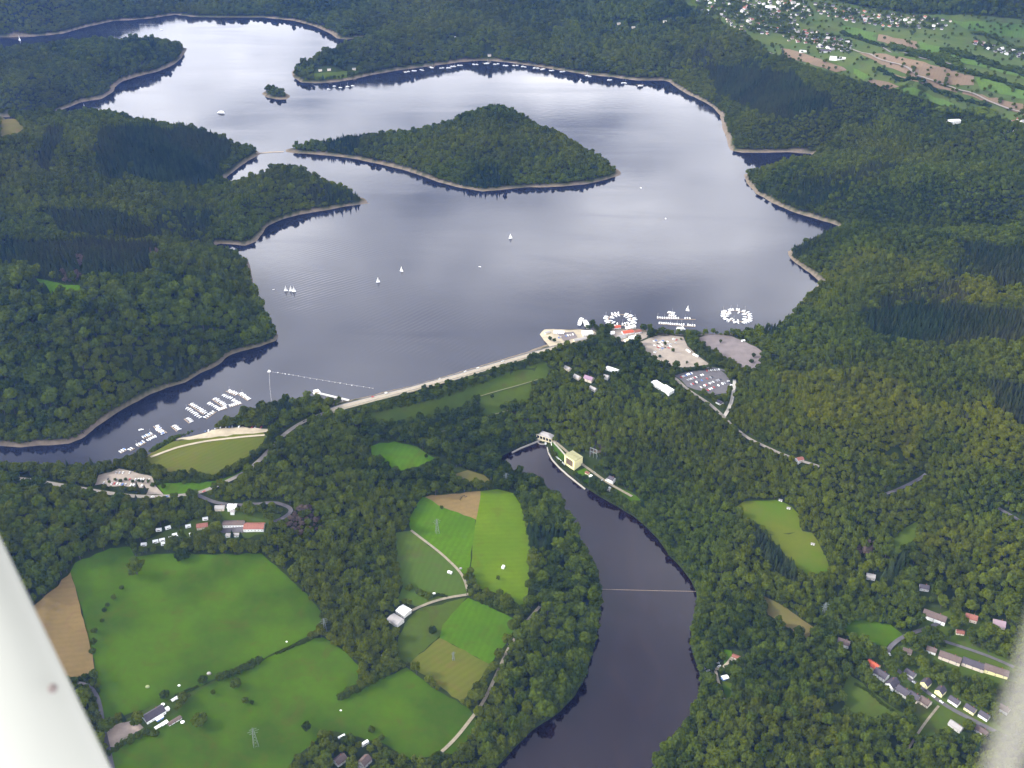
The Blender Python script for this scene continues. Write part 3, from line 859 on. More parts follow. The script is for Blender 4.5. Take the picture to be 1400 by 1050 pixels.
ROAD = [(-60, 648), (0, 652), (40, 657), (80, 664), (110, 668), (140, 674), (190, 680), (240, 679), (270, 676), (300, 664), (330, 650), (350, 635), (365, 620), (378, 605), (390, 593), (410, 580), (430, 571), (446, 564)]
ribbon('road', ROAD, 8, ROADTAN, 'road curving past the oval meadow to the dam', clear_w=12)
ribbon('road', [(268, 676), (278, 685), (300, 690), (345, 692), (385, 690), (403, 694), (403, 702), (388, 711), (372, 716)], 7, ASPHALT, 'side road with a hairpin down to the campsite', clear_w=11)
ribbon('track', [(558, 838), (572, 831), (603, 819), (638, 814)], 4.5, TRACK, 'pale farm track to the barn', 1.5)
ribbon('track', [(562, 726), (603, 757), (634, 787), (641, 815)], 4, TRACK, 'pale track between two green fields', 1.5)
ribbon('path', [(738, 830), (718, 853), (696, 885), (684, 912), (661, 962), (620, 1015), (600, 1032)], 4.5, TRACK, 'gravel path along the river wood', 1.5, clear_w=8)
ribbon('track', [(206, 626), (243, 612), (286, 603), (334, 598), (362, 596)], 5, SAND, 'sandy track curving across the oval meadow', 1.7)
ribbon('track', [(650, 545), (690, 533), (735, 520)], 2.2, BERM, 'grassy berm track on the dam slope', 1.6)
ribbon('track', [(590, 595), (640, 578), (697, 562)], 2.2, BERM, 'lower berm track on the dam slope', 1.6, clear_w=7)
ribbon('road', [(922, 517), (943, 536), (968, 551), (985, 566), (1005, 587), (1025, 603), (1060, 620), (1095, 632), (1120, 640)], 6.5, ROADTAN, 'forest road leading down from the car parks', clear_w=12)
ribbon('road', [(1004, 520), (1004, 530), (999, 555), (990, 570)], 6, CONCRETE, 'pale access road beside the asphalt car park', clear_w=11)
ribbon('road', [(870, 486), (890, 498), (915, 508), (940, 507), (975, 502), (1004, 512)], 5, ASPHALT, 'hedged lane between the two car parks', 1.4)
ribbon('road', [(1196, 680), (1216, 677), (1240, 665), (1266, 649)], 6, ASPHALT, 'grey road bend in the forest', clear_w=12)
ribbon('road', [(1364, 696), (1385, 708), (1410, 724)], 6, ASPHALT, 'short grey road on the right hill', clear_w=12)
ribbon('road', [(1290, 850), (1262, 862), (1236, 869), (1215, 885), (1207, 898), (1222, 915), (1260, 940), (1290, 965), (1330, 985), (1400, 1020)], 6, ASPHALT, 'village street with a bend at the paddock', clear_w=10)
ribbon('road', [(1285, 876), (1330, 890), (1370, 905), (1420, 930)], 5, ASPHALT, 'upper village street above the long houses', clear_w=8)
ribbon('path', [(1283, 966), (1262, 992), (1238, 1030)], 3, TRACK, 'straight footpath through the village meadow', 1.5)
ribbon('road', [(96, 935), (110, 932), (125, 936), (137, 960), (142, 1000), (150, 1030), (156, 1060)], 5, ASPHALT, 'grey lane beside the farm yard')
ribbon('road', [(1140, 60), (1200, 82), (1260, 108), (1330, 130), (1400, 156), (1430, 170)], 9, ROADTAN, 'country road across the plateau', 4.2, clear=False)
ribbon('road', [(1029, 64), (1050, 73), (1060, 78)], 8, ROADTAN, 'short pale lane at the plateau edge', 4.2, clear=False)
ribbon('road', [(1150, 45), (1200, 62), (1260, 82), (1330, 100)], 7, DKGRAVEL, 'grey lane between plateau fields', 4.2, clear=False)
ribbon('path', [(760, 606), (784, 628), (812, 648), (832, 662), (864, 680)], 5, TRACK, 'service road past the power house', 1.5, clear_w=12)
ribbon('path', [(752, 600), (768, 618), (786, 640)], 3, CONCRETE, 'pale concrete path to the power house', 1.7)
ribbon('path', [(975, 915), (982, 918), (992, 912), (1001, 900)], 5, SAND, 'sandy drive to the river lodge', 1.5, clear_w=8)
ribbon('path', [(978, 918), (984, 940), (990, 958)], 3.5, SAND, 'footpath below the river lodge', 1.5)
ribbon('sandbar', [(350, 209), (362, 208.5), (374, 208), (388, 207.5)], 9, RUBBLE, 'narrow stony sandbar joining shore and island', 0.5, clear=False, floor=0.5)

# ------------------------------------------------------------------ trees
def leaf_attr(me, vals):
    a = me.attributes.new('leaf', 'FLOAT', 'FACE')
    a.data.foreach_set('value', np.asarray(vals, np.float32))


ICO = bmesh.new()
bmesh.ops.create_icosphere(ICO, subdivisions=2, radius=1.0)
ICO_V = np.array([v.co[:] for v in ICO.verts])
ICO_F = [[v.index for v in f.verts] for f in ICO.faces]
ICO.free()
ICO1 = bmesh.new()
bmesh.ops.create_icosphere(ICO1, subdivisions=1, radius=1.0)
ICO1_V = np.array([v.co[:] for v in ICO1.verts])
ICO1_F = [[v.index for v in f.verts] for f in ICO1.faces]
ICO1.free()


def crown_mesh(name, seed, n_lobe=9, rx=4.6, zc=8.0, rz=4.0, leaves=26, leaf=1.15, spread=1.0):
    """an uneven crown: bumpy lobes covered with leaf sprays standing off them"""
    g = np.random.default_rng(seed)
    V, F, L = [], [], []

    def put(v, f, l):
        o = len(V)
        V.extend(v)
        F.extend([[i + o for i in q] for q in f])
        L.extend(l)
    ga = math.pi * (3 - math.sqrt(5))
    for k in range(n_lobe):
        u = (k + 0.5) / n_lobe
        zz = 1 - 1.75 * u
        rr = math.sqrt(max(0.0, 1 - zz * zz))
        a = k * ga + g.uniform(-0.4, 0.4)
        cxx = rx * 0.60 * rr * math.cos(a) * spread * g.uniform(0.8, 1.2)
        cyy = rx * 0.60 * rr * math.sin(a) * spread * g.uniform(0.8, 1.2)
        czz = zc + rz * 0.62 * zz * g.uniform(0.85, 1.15)
        r = rx * g.uniform(0.36, 0.52)
        shade = g.uniform(0.1, 0.55)
        nv = ICO1_V * (r * 0.86) * (1 + g.uniform(-0.16, 0.16, (len(ICO1_V), 1)))
        nv[:, 2] *= 0.85
        put(list(nv + (cxx, cyy, czz)), ICO1_F, list(np.clip(shade + g.uniform(-0.12, 0.12, len(ICO1_F)), 0, 1)))
        for _ in range(leaves):
            d = g.normal(size=3)
            d /= np.linalg.norm(d)
            if d[2] < -0.55:
                d[2] *= -0.5
            p = np.array((cxx, cyy, czz)) + d * r * g.uniform(0.84, 1.12) * (1, 1, 0.85)
            nrm = d + g.normal(size=3) * 0.45
            nrm /= np.linalg.norm(nrm)
            t1 = np.cross(nrm, (0.3, 0.2, 1.0))
            t1 /= np.linalg.norm(t1) + 1e-9
            t2 = np.cross(nrm, t1)
            s1, s2 = leaf * g.uniform(0.55, 1.2), leaf * g.uniform(0.45, 0.95)
            put([p - t1 * s1 - t2 * s2 * 0.4, p + t1 * s1 * 0.5 - t2 * s2, p + t1 * s1 + t2 * s2 * 0.5 + nrm * 0.25, p - t1 * s1 * 0.4 + t2 * s2],
                [[0, 1, 2, 3]], [np.clip(shade + g.uniform(-0.3, 0.45), 0, 1)])
    me = bpy.data.meshes.new(name)
    me.from_pydata([tuple(v) for v in V], [], F)
    leaf_attr(me, L)
    return me


def conifer_mesh(name, seed, h=20.0, r=3.4, tiers=8, n=11):
    g = np.random.default_rng(seed)
    V, F, L = [], [], []
    for k in range(tiers):
        u = k / (tiers - 1)
        zb = 2.0 + (h - 5.5) * u
        zt = min(h, zb + (h - 2) / tiers * 2.3)
        rad = r * (1 - u) ** 0.85 + 0.45
        o = len(V)
        ph = g.uniform(0, 6.3)
        V.append((g.normal() * 0.1, g.normal() * 0.1, zt))
        for i in range(n * 2):
            a = ph + math.pi * i / n
            rr = rad * (g.uniform(0.85, 1.15) if i % 2 == 0 else g.uniform(0.5, 0.66))
            V.append((rr * math.cos(a), rr * math.sin(a), zb + (g.uniform(-0.5, 0.1) if i % 2 == 0 else 0.9)))
        for i in range(n * 2):
            F.append([o, o + 1 + i, o + 1 + (i + 1) % (n * 2)])
            L.append(g.uniform(0.1, 0.9))
    me = bpy.data.meshes.new(name)
    me.from_pydata(V, [], F)
    leaf_attr(me, L)
    return me


def trunk_mesh(name, h, r0, limbs=4, seed=0):
    g = np.random.default_rng(seed)
    bm = bmesh.new()

    def tube(p, q, ra, rb, n=6):
        p, q = Vector(p), Vector(q)
        rot = (q - p).to_track_quat('Z', 'Y').to_matrix().to_4x4()
        ring = []
        for c0, rr in ((p, ra), (q, rb)):
            ring.append([bm.verts.new(c0 + rot @ Vector((rr * math.cos(2 * math.pi * i / n), rr * math.sin(2 * math.pi * i / n), 0))) for i in range(n)])
        for i in range(n):
            bm.faces.new((ring[0][i], ring[0][(i + 1) % n], ring[1][(i + 1) % n], ring[1][i]))
    tube((0, 0, -1.5), (0, 0, h * 0.5), r0, r0 * 0.7)
    tube((0, 0, h * 0.5), (0.2, 0.1, h), r0 * 0.7, r0 * 0.3)
    for k in range(limbs):
        a = k * 2.4 + g.uniform(0, 1)
        z0 = h * g.uniform(0.38, 0.62)
        tube((0, 0, z0), (math.cos(a) * h * 0.26, math.sin(a) * h * 0.26, z0 + h * 0.27), r0 * 0.4, r0 * 0.15, 5)
    me = bpy.data.meshes.new(name)
    bm.to_mesh(me)
    bm.free()
    return me


BROAD = [crown_mesh('broadleaf_crown', 11), crown_mesh('broadleaf_crown', 12, 11, 4.8, 7.6, 3.7), crown_mesh('broadleaf_crown', 13, 8, 4.3, 8.6, 4.8), crown_mesh('broadleaf_crown', 14, 10, 5.0, 7.2, 3.3, spread=1.15), crown_mesh('broadleaf_crown', 15, 7, 4.2, 9.0, 5.4, spread=0.85)]
CONES = [conifer_mesh('conifer_crown', 21), conifer_mesh('conifer_crown', 22, 22, 3.1, 9), conifer_mesh('conifer_crown', 23, 18, 3.7, 7)]
for me in BROAD:
    me.materials.append(M['leaf'])
for me in CONES:
    me.materials.append(M['needle'])
TRUNK_B = trunk_mesh('trunk', 8.0, 0.34, 5, 1)
TRUNK_C = trunk_mesh('trunk', 12.0, 0.26, 0, 2)
TRUNK_B.materials.append(M['bark'])
TRUNK_C.materials.append(M['bark'])
BUSH = [crown_mesh('bush_crown', 31, 6, 2.0, 1.3, 1.3, 22, 0.6, 1.1), crown_mesh('bush_crown', 32, 7, 2.2, 1.2, 1.1, 20, 0.6, 1.2)]
for me in BUSH:
    me.materials.append(M['leaf'])


def join_meshes(name, a, b):
    bm = bmesh.new()
    bm.from_mesh(a)
    bm.from_mesh(b)
    me = bpy.data.meshes.new(name)
    n_a = len(a.polygons)
    bm.to_mesh(me)
    bm.free()
    me.materials.clear()
    me.materials.append(a.materials[0])
    me.materials.append(M['bark'])
    mi = np.zeros(len(me.polygons), np.int32)
    mi[n_a:] = 1
    me.polygons.foreach_set('material_index', mi)
    return me


def proto_collection(name, crowns, trunk):
    c = bpy.data.collections.new(name)
    for i, me in enumerate(crowns):
        o = bpy.data.objects.new(name + '_tree_%02d' % i, join_meshes(name + '_tree', me, trunk))
        c.objects.link(o)
    return c


def scatter(name, label, pts, scl, rot, tint, protos, kind_idx):
    n = len(pts)
    me = bpy.data.meshes.new(name)
    me.vertices.add(n)
    me.vertices.foreach_set('co', np.asarray(pts, np.float32).ravel())
    for nm, ty, key, val in (('size', 'FLOAT_VECTOR', 'vector', scl), ('turn', 'FLOAT', 'value', rot), ('pick', 'INT', 'value', kind_idx)):
        a = me.attributes.new(nm, ty, 'POINT')
        a.data.foreach_set(key, np.asarray(val, np.int32 if ty == 'INT' else np.float32).ravel())
    a = me.attributes.new('tint', 'FLOAT_COLOR', 'POINT')
    a.data.foreach_set('color', np.c_[tint, np.ones((n, 2))].astype(np.float32).ravel())
    o = bpy.data.objects.new(name, me)
    COL.objects.link(o)
    ng = bpy.data.node_groups.new(name, 'GeometryNodeTree')
    ng.interface.new_socket('Geometry', in_out='INPUT', socket_type='NodeSocketGeometry')
    ng.interface.new_socket('Geometry', in_out='OUTPUT', socket_type='NodeSocketGeometry')
    N, Lk = ng.nodes, ng.links
    gi, go = N.new('NodeGroupInput'), N.new('NodeGroupOutput')
    inst = N.new('GeometryNodeInstanceOnPoints')
    ci = N.new('GeometryNodeCollectionInfo')
    ci.inputs['Collection'].default_value = protos
    ci.inputs['Separate Children'].default_value = True
    ci.inputs['Reset Children'].default_value = True

    def named(nm, ty):
        q = N.new('GeometryNodeInputNamedAttribute')
        q.data_type = ty
        q.inputs['Name'].default_value = nm
        return q.outputs['Attribute']
    cmb = N.new('ShaderNodeCombineXYZ')
    Lk.new(named('turn', 'FLOAT'), cmb.inputs[2])
    Lk.new(gi.outputs[0], inst.inputs['Points'])
    Lk.new(ci.outputs[0], inst.inputs['Instance'])
    inst.inputs['Pick Instance'].default_value = True
    Lk.new(named('pick', 'INT'), inst.inputs['Instance Index'])
    Lk.new(cmb.outputs[0], inst.inputs['Rotation'])
    Lk.new(named('size', 'FLOAT_VECTOR'), inst.inputs['Scale'])
    Lk.new(inst.outputs[0], go.inputs[0])
    md = o.modifiers.new('trees', 'NODES')
    md.node_group = ng
    return tag(o, label, kind='stuff')


def grid_points(spacing, x0, x1, y0, y1, seed):
    g = np.random.default_rng(seed)
    xs = np.arange(x0, x1, spacing)
    yy = np.arange(y0, y1, spacing * 0.9)
    X, Y = np.meshgrid(xs, yy)
    X = X + (np.arange(len(yy)) % 2)[:, None] * spacing * 0.5
    X = X + g.uniform(-0.36, 0.36, X.shape) * spacing
    Y = Y + g.uniform(-0.36, 0.36, Y.shape) * spacing
    X, Y = X.ravel(), Y.ravel()
    k = np.abs(X) < half_width(Y) * 0.93
    return X[k], Y[k]


def px_in(polys, u, v):
    r = np.zeros(u.shape, bool)
    for p in polys:
        r |= inside(np.asarray(p, float), u, v)
    return r


CONIFER_PX = [[(140, 176), (250, 180), (318, 198), (300, 250), (262, 262), (215, 252), (140, 245), (130, 205)], [(60, 180), (92, 178), (70, 235), (50, 238)], [(0, 335), (120, 333), (222, 340), (215, 372), (160, 385), (110, 392), (60, 378), (0, 360)],
 [(55, 290), (160, 292), (230, 325), (180, 335), (90, 325)],
 [(1180, 425), (1300, 422), (1410, 430), (1410, 468), (1260, 470), (1210, 475), (1190, 455)], [(1310, 335), (1410, 345), (1410, 395), (1370, 395), (1330, 375)], [(1340, 520), (1410, 530), (1410, 600), (1370, 575)],
 [(1030, 722), (1046, 738), (1080, 772), (1100, 795), (1085, 800), (1055, 785), (1026, 740)], [(1230, 762), (1240, 768), (1222, 805), (1205, 800)], [(700, 725), (770, 728), (775, 745), (740, 752), (700, 745)],
 [(960, 480), (1000, 478), (1010, 490)], [(1160, 845), (1216, 838), (1216, 852), (1160, 846)], [(380, 560), (400, 556), (410, 566), (395, 572)], [(960, 92), (1080, 100), (1150, 150), (1060, 165), (980, 130)]]
BIG_PX = [[(0, 370), (330, 360), (382, 465), (180, 560), (0, 612)], [(640, 620), (740, 655), (830, 800), (800, 940), (700, 1020), (680, 960), (735, 830), (720, 690)], [(0, 640), (190, 685), (210, 740), (90, 800), (0, 860)]]
SMALL_PX = [[(130, 640), (240, 594), (300, 580), (318, 575), (300, 605), (380, 600), (385, 615), (330, 655), (265, 680), (195, 665)], [(0, 628), (140, 622), (230, 590), (240, 605), (150, 650), (0, 662)], [(520, 545), (760, 480), (770, 500), (740, 560), (600, 600), (520, 590)], [(820, 470), (1045, 455), (1045, 520), (930, 520)], [(500, 900), (600, 880), (560, 960), (470, 960)], [(430, 770), (545, 800), (560, 900), (500, 920), (440, 860)]]
YELLOW_PX = [[(1270, 560), (1340, 548), (1410, 600), (1410, 660), (1330, 640), (1275, 600)], [(1250, 740), (1330, 715), (1410, 735), (1410, 800), (1300, 815), (1262, 790)], [(1080, 400), (1180, 340), (1320, 380), (1400, 420), (1230, 420), (1120, 440)], [(960, 960), (1060, 940), (1150, 1000), (1100, 1060), (940, 1060)], [(1060, 520), (1180, 500), (1280, 560), (1220, 650), (1120, 600)]]
DRY_PX = [[(395, 702), (425, 696), (446, 708), (440, 728), (410, 735), (392, 722)], [(100, 352), (112, 350), (120, 362), (104, 368)], [(205, 342), (222, 344), (222, 356), (206, 354)], [(1168, 745), (1196, 742), (1188, 770), (1170, 765)], [(85, 372), (118, 378), (110, 392), (84, 386)]]

PX, PY, PS, PT = [], [], [], []
classes = ((6.2, 0), (6.9, 1), (9.8, 2), (5.7, 3))
for spacing, cl in classes:
    X, Y = grid_points(spacing, -4600, 4600, 640, 3600, 40 + cl)
    Z = ground(X, Y)
    u, v = proj(X, Y, Z)
    cls = np.where(px_in(BIG_PX, u, v), 2, np.where(px_in(SMALL_PX, u, v), 0, np.where((u > 830) & (v < 760) & (X > 150), 3, 1)))
    k = cls == cl
    PX.append(X[k]); PY.append(Y[k]); PS.append(np.full(k.sum(), spacing))
for sp_, ya_, yb_, sd_ in ((9.0, 3600, 4700, 50), (12.0, 4700, 5600, 53)):
    X, Y = grid_points(sp_, -5200, 5200, ya_, yb_, sd_)
    PX.append(X); PY.append(Y); PS.append(np.full(len(X), sp_))
X, Y = grid_points(19.0, -7000, 7000, 5600, 9000, 51)
PX.append(X); PY.append(Y); PS.append(np.full(len(X), 19.0))
X, Y = grid_points(4.2, -900, 1100, 640, 2100, 52)
rs_, ls_ = lookup(SR, X, Y), lookup(SL, X, Y)
k = ((rs_ < -0.6) & (rs_ > -13)) | ((ls_ < -5) & (ls_ > -17) & (X < -250))
PX.append(X[k]); PY.append(Y[k]); PS.append(rng.uniform(3.4, 6.2, k.sum()))
X, Y, SPC = (np.concatenate(q) for q in (PX, PY, PS))
Z = ground(X, Y)
u, v = proj(X, Y, Z)
keep = (u > -170) & (u < 1570) & (v > -80) & (v < 1150)
X, Y, Z, SPC, u, v = (q[keep] for q in (X, Y, Z, SPC, u, v))
sl, sr = lookup(SL, X, Y), lookup(SR, X, Y)
tree_h = SPC * 1.25
u2, v2 = proj(X, Y, Z + tree_h * 0.72)
ok = (sl < -np.where((Y < 1950) & (X > -620), 5.0, np.where(Y < 2700, 8.0 + 4 * value_noise(X, Y, 40, 75), 11.0 + 5 * value_noise(X, Y, 60, 75)))) & (sr < -np.where(SPC < 6.3, 0.6, 3.0)) & (lookup(DD, X, Y) > 13)
ok &= ~px_in(OPEN, u, v) & ~(px_in(OPEN, u2, v2) & (Y < 3300))
plat_w = np.stack(hit(*np.array(PLATEAU, float).T), 1)
ok &= ~inside(plat_w, X, Y)
dens = value_noise(X, Y, 26, 61) + 0.5 * value_noise(X, Y, 90, 62)
ok &= dens > -1.0
dd_t = lookup(DD, X, Y)
on_dam = inside(np.array([(505, 556), (560, 540), (625, 521), (680, 504), (740, 488), (752, 505), (742, 530), (700, 566), (640, 596), (590, 600), (540, 590), (505, 580)], float), u, v)
ok &= ~(on_dam & (dd_t > 36) & (dd_t < 62))
ok &= ~(on_dam & (dd_t >= 62) & (value_noise(X, Y, 38, 63) < np.where(u > 650, -0.25, -0.8)))
KEEP_CLEAR = []                               # round buildings, filled in further down
X, Y, Z, SPC, u, v = (q[ok] for q in (X, Y, Z, SPC, u, v))
con = px_in(CONIFER_PX, u + 6 * value_noise(X, Y, 30, 64), v + 4 * value_noise(X, Y, 30, 65)) | ((value_noise(X, Y, 140, 66) > 0.7) & (Y < 4200) & (v < 600) & (rng.random(len(X)) < 0.8)) | (rng.random(len(X)) < 0.02)
olive = np.clip(0.22 + 0.45 * value_noise(X, Y, 260, 67) + 0.25 * value_noise(X, Y, 60, 68) + rng.normal(0, 0.12, len(X)), 0, 0.9)
yel = px_in(YELLOW_PX, u + 14 * value_noise(X, Y, 50, 69), v + 8 * value_noise(X, Y, 50, 70))
olive = olive + np.where((u > 1000) & (v > 300), 0.06, 0.0)
olive = np.where(yel, np.clip(olive + 0.14, 0, 1), olive * 0.62)
bright = np.clip(0.24 + 0.46 * sstep(-0.28, 0.22, value_noise(X, Y, 130, 71) + 0.25 * value_noise(X, Y, 40, 76)) + 0.16 * value_noise(X, Y, 35, 72) + rng.normal(0, 0.28, len(X)), 0, 1)
dry = px_in(DRY_PX, u, v) & (rng.random(len(X)) < 0.75)

# ------------------------------------------------------------------ single trees, hedges and the wood
def keep_clear(x, y, r):
    KEEP_CLEAR.append((x, y, r))


def broad_tree(i):
    t0 = thing('broadleaf_tree', 'tree', 'tree', (0, 0, 0))
    add('crown', BROAD[i], M['leaf'], t0)
    add('trunk', TRUNK_B, M['bark'], t0)
    return t0


def cone_tree(i):
    t0 = thing('conifer', 'tree', 'tree', (0, 0, 0))
    add('crown', CONES[i], M['needle'], t0)
    add('trunk', TRUNK_C, M['bark'], t0)
    return t0


TREE_SRC = {}
USED_SRC = set()


def plant(kind, i, x, y, scale, label, group=None, sink=0.3):
    key = (kind, i)
    z = float(ground(x, y)) - sink
    if key not in TREE_SRC:
        TREE_SRC[key] = broad_tree(i) if kind == 'b' else cone_tree(i)
        o = TREE_SRC[key]
        o.location = (x, y, z)
        o.rotation_euler = (0, 0, random.uniform(0, 6.28))
        o.scale = scale if isinstance(scale, tuple) else (scale,) * 3
        o['label'] = label
        if group:
            o['group'] = group
        kids(o)
        return o
    o = dup(TREE_SRC[key], (x, y, z), random.uniform(0, 6.28), scale, label)
    if group:
        o['group'] = group
    elif 'group' in o:
        del o['group']
    return o


def lone(u, v, diam, label, kind='b', group=None, h=None):
    """a single tree: (u, v) is the foot as seen, diam the crown's width in metres"""
    x, y, z = hit1(u, v)
    s = diam / (9.4 if kind == 'b' else 6.6)
    sc = (s, s, (h / (12.0 if kind == 'b' else 20.0)) if h else s)
    return plant(kind, random.randrange(5 if kind == 'b' else 3), x, y, sc, label, group, 2.4 * s if kind == 'b' else 0.3)


for u_, v_, d_, lb in (
 (188, 786, 26, 'big dark round tree at the top of the large meadow'), (250, 765, 19, 'round dark tree at the meadow edge under the campsite'), (130, 866, 9, 'dark bush tree in the line on the large meadow, the largest'),
 (226, 955, 13, 'dark tree behind the farmhouse gable'), (188, 992, 15, 'round dark tree at the farm yard end'), (278, 934, 12, 'dark tree at the bend of the long meadow hedge'), (274, 990, 17, 'broad dark tree right of the farm'),
 (323, 940, 15, 'light tree under the dense meadow hedge'), (519, 633, 15, 'dark pointed tree standing in the small round clearing'), (583, 627, 8, 'small tree at the right edge of the round clearing'),
 (592, 866, 12, 'dark tree on the rough pasture behind the barn'), (604, 697, 7, 'small tree on the edge of the triangular tan field'), (681, 793, 7, 'small tree below the white trailer in the tall field'),
 (268, 678, 11, 'round tree on the green verge of the road bend'), (224, 668, 8, 'small bush tree on the verge by the car park'), (252, 662, 7, 'small tree above the verge beside the oval meadow'),
 (318, 650, 9, 'tree at the right end of the oval meadow verge'), (880, 476, 5, 'small tree at the left edge of the gravel car park'), (902, 489, 6, 'small tree low on the gravel car park'), (920, 482, 8, 'largest tree in the middle of the gravel car park'),
 (909, 472, 7, 'tree among the parked cars of the gravel car park'), (931, 465, 5, 'small tree at the top edge of the gravel car park'), (939, 498, 6, 'tree at the bottom edge of the gravel car park'), (985, 469, 7, 'tree in the middle of the empty grey car park'),
 (1030, 489, 9, 'tree at the right end of the empty grey car park'), (1027, 496, 8, 'second tree at the right end of the empty grey car park'), (434, 556, 9, 'tree beside the intake building'), (459, 555, 6, 'small tree between intake building and dam road'),
 (752, 466, 9, 'tree on the plaza at the end of the dam'), (758, 468, 8, 'second tree on the plaza at the end of the dam'), (825, 452, 8, 'tree on the shore left of the ring marina'), (834, 453, 7, 'second tree on the shore left of the ring marina'),
 (866, 447, 8, 'dark tree on the shore under the ring marina'), (881, 450, 8, 'tree on the shore right of the red boathouses'), (818, 451, 6, 'small tree right of the white restaurant'), (912, 454, 8, 'tree on the shore above the gravel car park'),
 (292, 950, 7, 'small dark tree below the meadow hedge bend'), (336, 962, 9, 'low dark bush tree in the lower meadow'), (345, 963, 6, 'small dark bush tree beside the low one in the lower meadow'), (420, 1000, 13, 'dark tree above the cottages at the lower edge'),
 (440, 1022, 15, 'large dark tree left of the cottages'), (470, 1016, 9, 'dark tree above the left cottage'), (522, 1012, 9, 'dark tree right of the white trailer'), (530, 1040, 15, 'large tree right of the cottages'), (480, 1042, 7, 'small light tree between the two cottages'),
 (508, 1000, 8, 'small tree behind the white trailer'), (640, 800, 6, 'small tree at the top of the field hedge'), (800, 655, 8, 'tree on the lawn beside the power house'), (812, 664, 9, 'larger tree on the bank below the power house')):
    lone(u_, v_, d_, lb)
for k, (u_, v_, d_) in enumerate(((167, 806, 7), (156, 820, 8), (147, 829, 6), (143, 836, 6), (140, 850, 5), (129, 882, 10), (127, 893, 8))):
    lone(u_, v_, d_, 'small dark bush in the loose line across the large meadow', group='bushes in a line on the large meadow')
for k, (u_, v_) in enumerate(((150, 661), (158, 658), (165, 659), (172, 657), (182, 660), (190, 659), (196, 661), (203, 660), (144, 666), (152, 669), (172, 670), (181, 671), (190, 672), (198, 671))):
    lone(u_, v_, 5.5, 'small dark tree in the rows on the gravel car park by the road bend', group='trees on the left car park')
for u_, v_, lb in ((1205, 852, 'tall dark conifer at the right end of the paddock hedge'), (1243, 862, 'dark conifer at the village road bend'), (1262, 872, 'dark conifer above the village bend'), (330, 737, 'dark pointed conifer in front of the long white building'), (318, 735, 'second dark conifer in front of the long white building')):
    lone(u_, v_, 7, lb, 'c', h=16)


def hedge(pts, width, height, label, name='hedge'):
    """a strip of clipped or loose bushes along a line of photo points: one thing with crown and stems"""
    a = np.array(pts, float)
    x, y = hit(a[:, 0], a[:, 1])
    d = np.r_[0, np.cumsum(np.hypot(np.diff(x), np.diff(y)))]
    n = max(3, int(d[-1] / (width * 0.55)))
    s = np.linspace(0, d[-1], n)
    xs, ys_ = np.interp(s, d, x), np.interp(s, d, y)
    x0, y0 = xs.mean(), ys_.mean()
    z0 = float(ground(x0, y0))
    V, F, L, V2, F2 = [], [], [], [], []
    g = np.random.default_rng(int(abs(x0) + y0))
    for px, py in zip(xs, ys_):
        px += g.normal(0, width * 0.12)
        py += g.normal(0, width * 0.12)
        pz = float(ground(px, py)) - z0
        src = BUSH[g.integers(2)]
        co = np.empty(len(src.vertices) * 3, np.float32)
        src.vertices.foreach_get('co', co)
        co = co.reshape(-1, 3)
        sc_ = width / 4.2 * g.uniform(0.75, 1.3)
        hh = height / 2.6 * g.uniform(0.7, 1.25)
        an = g.uniform(0, 6.28)
        ca, sa = math.cos(an), math.sin(an)
        o = len(V)
        V.extend(np.c_[(co[:, 0] * ca - co[:, 1] * sa) * sc_ + px - x0, (co[:, 0] * sa + co[:, 1] * ca) * sc_ + py - y0, co[:, 2] * hh + pz].tolist())
        F.extend([[i + o for i in p.vertices] for p in src.polygons])
        lv = np.empty(len(src.polygons), np.float32)
        src.attributes['leaf'].data.foreach_get('value', lv)
        L.extend(lv * 0.7)
        o2 = len(V2)
        V2.extend([(px - x0 - .12, py - y0, pz - 1), (px - x0 + .12, py - y0, pz - 1), (px - x0, py - y0 + .15, pz - 1), (px - x0, py - y0, pz + height * 0.6)])
        F2.extend([[o2, o2 + 1, o2 + 3], [o2 + 1, o2 + 2, o2 + 3], [o2 + 2, o2, o2 + 3]])
    th = thing(name, label, 'hedge', (x0, y0, z0))
    me = bpy.data.meshes.new('crown')
    me.from_pydata(V, [], F)
    leaf_attr(me, L)
    tag(add('crown', me, M['leaf'], th), kind='stuff')
    me = bpy.data.meshes.new('stems')
    me.from_pydata(V2, [], F2)
    tag(add('stems', me, M['bark'], th), kind='stuff')
    return th


hedge([(302, 927), (320, 921), (340, 912), (355, 905)], 11, 8, 'dense dark hedge in the middle of the meadow boundary')
hedge([(240, 952), (256, 946), (270, 940)], 4, 3, 'thin hedge running from the farm to the bend tree')
hedge([(378, 894), (398, 886), (420, 877), (436, 868)], 4, 3, 'thin broken hedge at the far end of the meadow boundary')
hedge([(643, 812), (655, 817), (672, 826), (688, 833), (704, 838), (716, 838)], 13, 9, 'thick hedge of bushy trees below the tall field')
hedge([(640, 783), (644, 795), (643, 806)], 5, 4, 'short hedge beside the track fork')
hedge([(152, 1030), (170, 1018), (188, 1008), (204, 1002), (215, 1004)], 8, 6, 'loose hedge below the farm yard')
hedge([(104, 930), (116, 926), (126, 925)], 5, 4, 'short hedge above the farm lane')
hedge([(120, 945), (126, 955), (130, 968), (132, 985)], 6, 4, 'dark hedge inside the farm lane bend')
hedge([(468, 955), (490, 943), (512, 931), (530, 920), (546, 912)], 12, 8, 'rough hedge between the two lower meadows')
hedge([(610, 786 + 30), (598, 814), (585, 819)], 5, 3, 'small scrub along the farm track')
hedge([(562, 806), (575, 812), (586, 817)], 11, 7, 'dark shadowy thicket on the pale field')
hedge([(210, 664), (240, 657), (270, 660), (300, 653), (325, 640), (345, 626), (362, 612)], 8, 6, 'dark hedge round the lower rim of the oval meadow')
